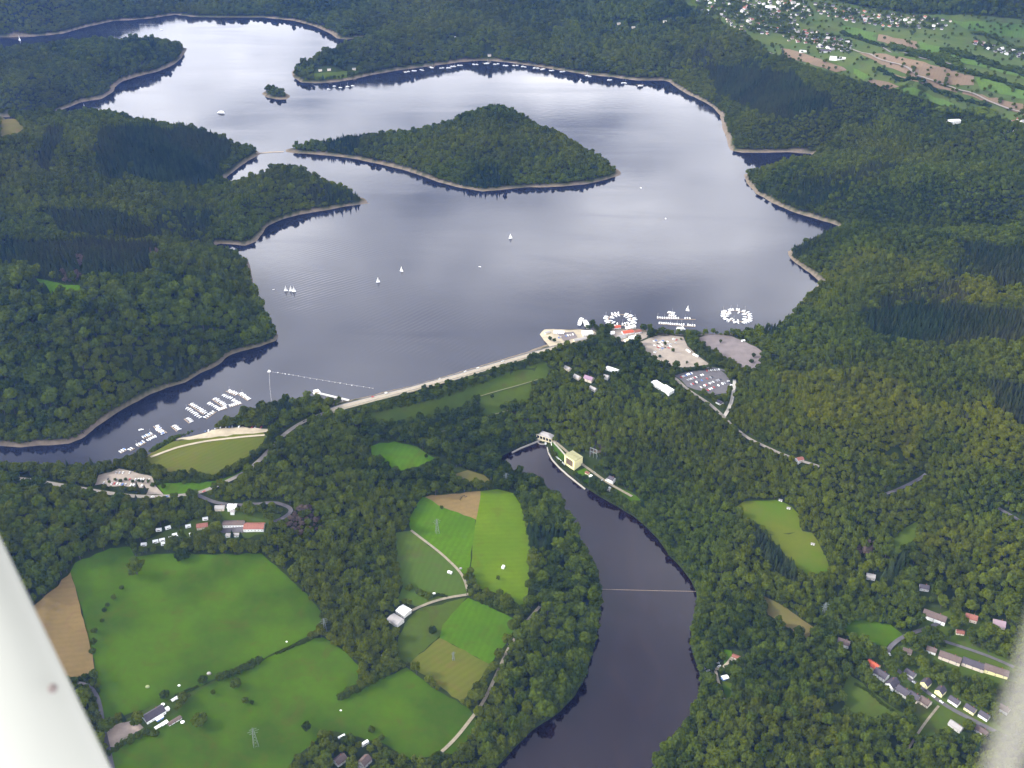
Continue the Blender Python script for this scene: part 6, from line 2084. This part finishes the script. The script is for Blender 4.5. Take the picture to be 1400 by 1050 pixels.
PLASTER = mat('weathered plaster', (0.42, 0.40, 0.38), 0.8)
TOWN = [small_house('village_house', 13, 10, 6, PLASTER, ROOF_GREY), small_house('village_house', 15, 10, 5.5, PLASTER, ROOF_RUST), small_house('village_house', 12, 9, 5, BEIGE, ROOF_BROWN), small_house('village_house', 17, 11, 6, PLASTER, ROOF_PALE), small_house('village_house', 14, 11, 6.5, WHITE, PLASTER), small_house('village_house', 12, 10, 5, GREYW, ROOF_GREY)]
TFIRST = set()
PARTS_OF_TOWN = (([(950, 2), (1000, -4), (1100, -2), (1110, 20), (1085, 42), (1050, 48), (1010, 44), (985, 24), (955, 22)], 120, 'small pale house in the dense core of the far village', 'houses in the core of the far village'),
 ([(1110, 5), (1180, 14), (1260, 24), (1300, 30), (1290, 42), (1230, 40), (1170, 32), (1120, 20)], 75, 'small pale house in the long far row under the dark ridge', 'houses in the far row under the ridge'),
 ([(1060, 44), (1090, 42), (1130, 45), (1165, 60), (1160, 74), (1120, 66), (1075, 56)], 62, 'small pale house in the near quarter of the far village', 'houses in the near quarter of the far village'),
 ([(1330, 54), (1370, 66), (1410, 76), (1410, 84), (1360, 74), (1328, 60)], 22, 'small pale house in the hamlet on the far right', 'houses of the far right hamlet'),
 ([(1350, 168), (1410, 162), (1410, 178), (1375, 182)], 14, 'pale house at the wood edge on the right plateau', 'houses at the right plateau edge'))
ROOFW = ('with dark slate roof', 'with faded red roof', 'with brown roof', 'with pale sheet roof', 'with white roof', 'with grey walls')
spots = []
for poly, n, lb, gr in PARTS_OF_TOWN:
    P = np.array(poly, float)
    k = 0
    tries = 0
    while k < n and tries < 4000:
        tries += 1
        u_, v_ = rng.uniform(P[:, 0].min(), P[:, 0].max()), rng.uniform(P[:, 1].min(), P[:, 1].max())
        if not inside(P, np.array([u_]), np.array([v_]))[0]:
            continue
        x, y, z = hit1(u_, v_)
        if y > 7000 or any((x - a) ** 2 + (y - b) ** 2 < 17 ** 2 for a, b in spots):
            continue
        spots.append((x, y))
        i = int(rng.choice(6, p=(.27, .17, .20, .12, .07, .17)))
        rz = float(rng.choice((0.35, 0.35 + 1.57, -0.5)) + rng.normal(0, 0.15))
        lbl = lb.replace('small pale house', 'small house ' + ROOFW[i]).replace('pale house', 'house ' + ROOFW[i])
        if i not in TFIRST:
            TFIRST.add(i)
            o = TOWN[i]
            o.location, o.rotation_euler, o['label'], o['group'] = (x, y, z), (0, 0, rz), lbl, gr
        else:
            dup(TOWN[i], (x, y, z), rz, float(rng.uniform(0.6, 0.9)), lbl, gr)
        k += 1
house(1145, 82, 46, 26, 7, R(-20), WHITE, PLASTER, 'large white hall at the near edge of the far village', 'hall', 'hall', 0.2, 5, False)
house(1128, 72, 34, 20, 7, R(-15), GREYW, ROOF_GREY, 'dark roofed hall behind the white hall', 'hall', 'hall', 0.35, 4, False)
house(1098, 72, 22, 13, 6, R(-25), WHITE, PLASTER, 'white hall left of the large one in the far village', 'hall', 'hall', 0.2, 4, False)
house(1053, 12, 34, 20, 8, R(0), WHITE, ROOF_WHITE, 'bright white long hall in the core of the far village', 'hall', 'hall', 0.15, 5, False)
house(1303, 168, 34, 14, 7, R(10), WHITE, ROOF_WHITE, 'lone white hall beside the dark wood on the plateau edge', 'hall', 'hall', 0.2, 5, False)
for u_, v_, lb in ((438, 97, 'white cabin on the left of the peninsula lawn'), (450, 96, 'small cabin in the middle of the peninsula lawn'), (484, 95, 'white cabin on the right of the peninsula lawn'), (669, 76, 'white house on the slope above the far moorings'), (846, 33, 'white house left in the far wood'), (866, 38, 'white house in the far wood'), (909, 30, 'white house right in the far wood'), (621, 52, 'pale cabin on the saddle of the far peninsula')):
    house(u_, v_, 12, 8, 4, R(10), BEIGE, ROOF_PALE, lb, 'cabin', 'cabin', 0.4, 2, False, clear=26)
# scattered trees between the far village houses, past what could be counted
n = 1500
qx, qy = [], []
Pp = np.array(PLATEAU, float)
while len(qx) < n:
    u_, v_ = rng.uniform(930, 1420), rng.uniform(-6, 190)
    fx = inside(Pp, np.array([u_]), np.array([v_]))[0]
    near_town = any(inside(np.array(p[0], float), np.array([u_]), np.array([v_]))[0] for p in PARTS_OF_TOWN)
    if fx and (near_town or rng.random() < 0.06):
        x, y, z = hit1(u_, v_)
        if y < 7500 and not any((x - a) ** 2 + (y - b) ** 2 < 12 ** 2 for a, b in spots):
            qx.append(x); qy.append(y)
qx, qy = np.array(qx), np.array(qy)
PV = proto_collection('village_trees', BROAD, TRUNK_B)
sc_ = rng.uniform(0.6, 1.2, n)
scatter('village_greenery', 'scattered dark trees between the houses of the far village', np.stack([qx, qy, ground(qx, qy) + 1.5], 1), np.stack([sc_] * 3, 1), rng.uniform(0, 6.28, n), np.stack([rng.uniform(0.2, 0.7, n), rng.uniform(0, 0.3, n)], 1), PV, rng.integers(0, 5, n))

# ------------------------------------------------------------------ the woods
ok = clear_buildings(X, Y)
X, Y, Z, SPC, u, v, con, olive, bright, dry = (q[ok] for q in (X, Y, Z, SPC, u, v, con, olive, bright, dry))
size = SPC / 7.4 * np.exp(np.clip(rng.normal(0, 0.30, len(X)), -0.7, 0.62))
size = np.where(con, np.clip(size * 0.95, 0.7, 1.5), size)
size = np.where(Y > 5000, size * 1.1, size)

# the nearest crowns in view stand as single trees
depth = np.hypot(Y, 1000.0)
big = size * np.where(con, 6.6, 9.4) / depth
inview = (u > 4) & (u < 1396) & (v > 20) & (v < 1046) & ~((u < 160) & (v > 735 + u * 2.05 - 25))
score = np.where(inview & ~dry, big, 0)
order = np.argsort(-score)
pick_b = [i for i in order[:4000] if not con[i]][:230]
pick_c = [i for i in np.argsort(-np.where(inview & con & (v > 600), 1 / depth, 0))[:40]]
MARKS = ((800, 780, 'on the left bank where the reservoir bends'), (815, 860, 'on the left bank below the floating boom'), (780, 930, 'at the lower tip of the left reservoir bank'), (735, 980, 'by the bottom bend of the reservoir'), (745, 700, 'in the wood between tall field and reservoir'),
 (735, 770, 'beside the tall yellow green field'), (745, 840, 'near the pale path fork in the river wood'), (715, 900, 'right of the river path'), (690, 980, 'where the river path leaves the wood'), (640, 640, 'near the small tan patch by the reservoir head'), (560, 655, 'above the triangular tan field'), (520, 700, 'left of the bright green field'), (500, 780, 'left of the pale field above the farm track'),
 (480, 840, 'in the scrub left of the barn'), (500, 900, 'between barn and lower meadow'), (450, 800, 'at the right edge of the large meadow'), (400, 730, 'between hairpin road and large meadow'), (340, 745, 'below the inn at the meadow edge'), (280, 745, 'below the caravans at the meadow edge'), (150, 720, 'in the wood left of the caravans'), (60, 720, 'in the dark wood at the left side'), (70, 780, 'above the straw coloured strip'), (120, 690, 'below the main road in the left wood'), (250, 700, 'between main road and campsite'),
 (60, 650, 'between main road and lake arm'), (370, 580, 'on the wooded knoll by the boat harbour'), (450, 600, 'below the dam road at its left end'), (100, 500, 'on the steep hill left of the lake'), (220, 440, 'high on the lakeside hill'), (330, 430, 'above the wooded cape'), (60, 570, 'low on the hill by the lake arm'), (450, 1020, 'beside the cottages at the lower edge'), (540, 1030, 'right of the cottages at the lower edge'),
 (960, 850, 'on the right bank above the river lodge'), (960, 780, 'on the right bank by the floating boom'), (900, 700, 'on the right bank below the power house'), (1020, 930, 'right of the river lodge'), (980, 1010, 'on the right bank at the lower edge'), (1080, 960, 'in the wood below the lone white house'), (1120, 1020, 'in the wood left of the village meadow'), (1090, 900, 'between dry clearing and village'), (1180, 1010, 'below the village terrace'), (1270, 870, 'among the village gardens'), (1320, 870, 'behind the long village houses'),
 (1200, 830, 'above the small paddock'), (1140, 800, 'below the long forest meadow'), (1060, 790, 'left of the long forest meadow'), (1280, 780, 'on the yellow green slope above the village'), (1370, 800, 'on the right slope above the village'), (1260, 1030, 'at the lower right edge below the village'), (1350, 1040, 'by the lower right strut'))
MK = np.array([(a, b) for a, b, _ in MARKS], float)


def where_of(i):
    return MARKS[int(np.argmin((MK[:, 0] - u[i]) ** 2 + (MK[:, 1] - v[i]) ** 2))][2]


for i in pick_b:
    s = float(size[i])
    w_ = where_of(i)
    lb = ('large' if s > 1.75 else 'small' if s < 1.2 else 'middling') + ' broadleaf tree ' + w_
    plant('b', int(rng.integers(5)), float(X[i]), float(Y[i]), (s, s, s * float(rng.uniform(0.85, 1.1))), lb, 'trees ' + w_)
for i in pick_c:
    s = float(size[i])
    w_ = where_of(i)
    plant('c', int(rng.integers(3)), float(X[i]), float(Y[i]), (s, s, s), 'dark conifer ' + w_, 'conifers ' + w_)
taken = np.zeros(len(X), bool)
taken[pick_b] = True
taken[pick_c] = True
PB = proto_collection('broadleaf_forest', BROAD, TRUNK_B)
PC = proto_collection('conifer_forest', CONES, TRUNK_C)
bare = crown_mesh('dry_crown', 41, 9, 4.0, 7.0, 4.0, 22, 0.5)
bare.materials.append(M['dry'])
PD = proto_collection('dry_forest', [bare], TRUNK_B)


def wood(name, label, k, protos, nk, zs):
    n = int(k.sum())
    s = size[k]
    scl = np.stack([s * rng.uniform(0.9, 1.1, n), s * rng.uniform(0.9, 1.1, n), s * rng.uniform(*zs, n)], 1)
    scatter(name, label, np.stack([X[k], Y[k], Z[k] - 0.3], 1), scl, rng.uniform(0, 6.28, n), np.stack([bright[k], olive[k]], 1), protos, rng.integers(0, nk, n))


wood('broadleaf_forest', 'dense broadleaf forest covering the hills round the lake', ~con & ~dry & ~taken, PB, 5, (0.8, 1.35))
wood('conifer_forest', 'dark plantations of conifers on the hills', con & ~dry & ~taken, PC, 3, (0.75, 1.05))
wood('dry_thicket', 'brownish dead trees on the bare slope', dry, PD, 1, (0.6, 1.0))
print('TREES', int((~con).sum()), int(con.sum()), int(dry.sum()))

# ------------------------------------------------------------------ struts of the aircraft the view is taken from
RIGHT, UPV, FWD = Vector((1, 0, 0)), Vector((0, SP, CP)), Vector((0, CP, -SP))


def near_point(u, v, d):
    return Vector((0, 0, CAM_Z)) + (RIGHT * ((u - 700) / F_PX) + UPV * ((525 - v) / F_PX) + FWD) * d


def strut(name, p, q, chord, thick, m, label, axis):
    """streamlined tube between two points, chord across the view"""
    p, q = Vector(p), Vector(q)
    ez = (q - p).normalized()
    ey = axis - ez * axis.dot(ez)
    ey.normalize()
    ex = ey.cross(ez)
    t0 = thing(name, label, 'aircraft strut', p)
    V, F = [], []
    n = 40
    for end in (Vector((0, 0, 0)), q - p):
        for i in range(n):
            a = 2 * math.pi * i / n
            V.append(end + ex * (chord / 2 * math.cos(a)) + ey * (thick / 2 * math.sin(a) * (1 + 0.25 * math.cos(a))))
    for i in range(n):
        j = (i + 1) % n
        F.append((i, j, n + j, n + i))
    F.append(tuple(range(n))[::-1])
    F.append(tuple(range(n, 2 * n)))
    me = bpy.data.meshes.new('fairing')
    me.from_pydata([tuple(v_) for v_ in V], [], F)
    for po in me.polygons:
        po.use_smooth = len(po.vertices) == 4
    add('fairing', me, m, t0)
    return t0


PAINT = mat('white aircraft paint', (0.25, 0.255, 0.235), 0.5)
d_ = 1.45
e0, e1 = Vector((-14, 712)), Vector((166, 1086))
pd = Vector((e1 - e0).normalized())
nl = Vector((pd.y, -pd.x)) * -1          # photo direction to the lower left, away from the edge
wpx = 240
a_ = e0 - pd * 500 + nl * wpx / 2
b_ = e1 + pd * 500 + nl * wpx / 2
ws = thing_ = strut('wing_strut', near_point(a_.x, a_.y, d_), near_point(b_.x, b_.y, d_), wpx / F_PX * d_, 0.09, PAINT, 'white blurred aircraft strut across the lower left corner', -FWD)
bm = new_bm()
bmesh.ops.create_uvsphere(bm, u_segments=12, v_segments=8, radius=0.0065)
rv = near_point(72, 941, d_ - 0.044)
add('rivet', bm, DKGRAVEL, ws, rv - ws.location)
d2_ = 0.19
rod = strut('door_strut', near_point(1330, 1190, d2_), near_point(1470, 740, d2_), 22 / F_PX * d2_, 0.0029, mat('grey aircraft paint', (0.20, 0.19, 0.17), 0.6), 'grey blurred aircraft strut across the lower right corner', -FWD)

# ------------------------------------------------------------------ air
HAZE_DENSITY = 0.0000125
hb = bmesh.new()
bmesh.ops.create_cube(hb, size=1.0)
for v_ in hb.verts:
    v_.co = ((v_.co.x) * 24000, 300 + (v_.co.y + 0.5) * 15200 - 900, -110 + (v_.co.z + 0.5) * 1120)
hm = bpy.data.materials.new('haze')
hm.use_nodes = True
t = NT(hm.node_tree)
pv = t.n('ShaderNodeVolumePrincipled', {'Color': (0.17, 0.36, 1.0, 1), 'Density': HAZE_DENSITY, 'Anisotropy': 0.1})
t.n('ShaderNodeOutputMaterial', {'Volume': pv.outputs[0]})
tag(add('haze', hb, hm), 'thin blue summer haze over the valley', kind='stuff')
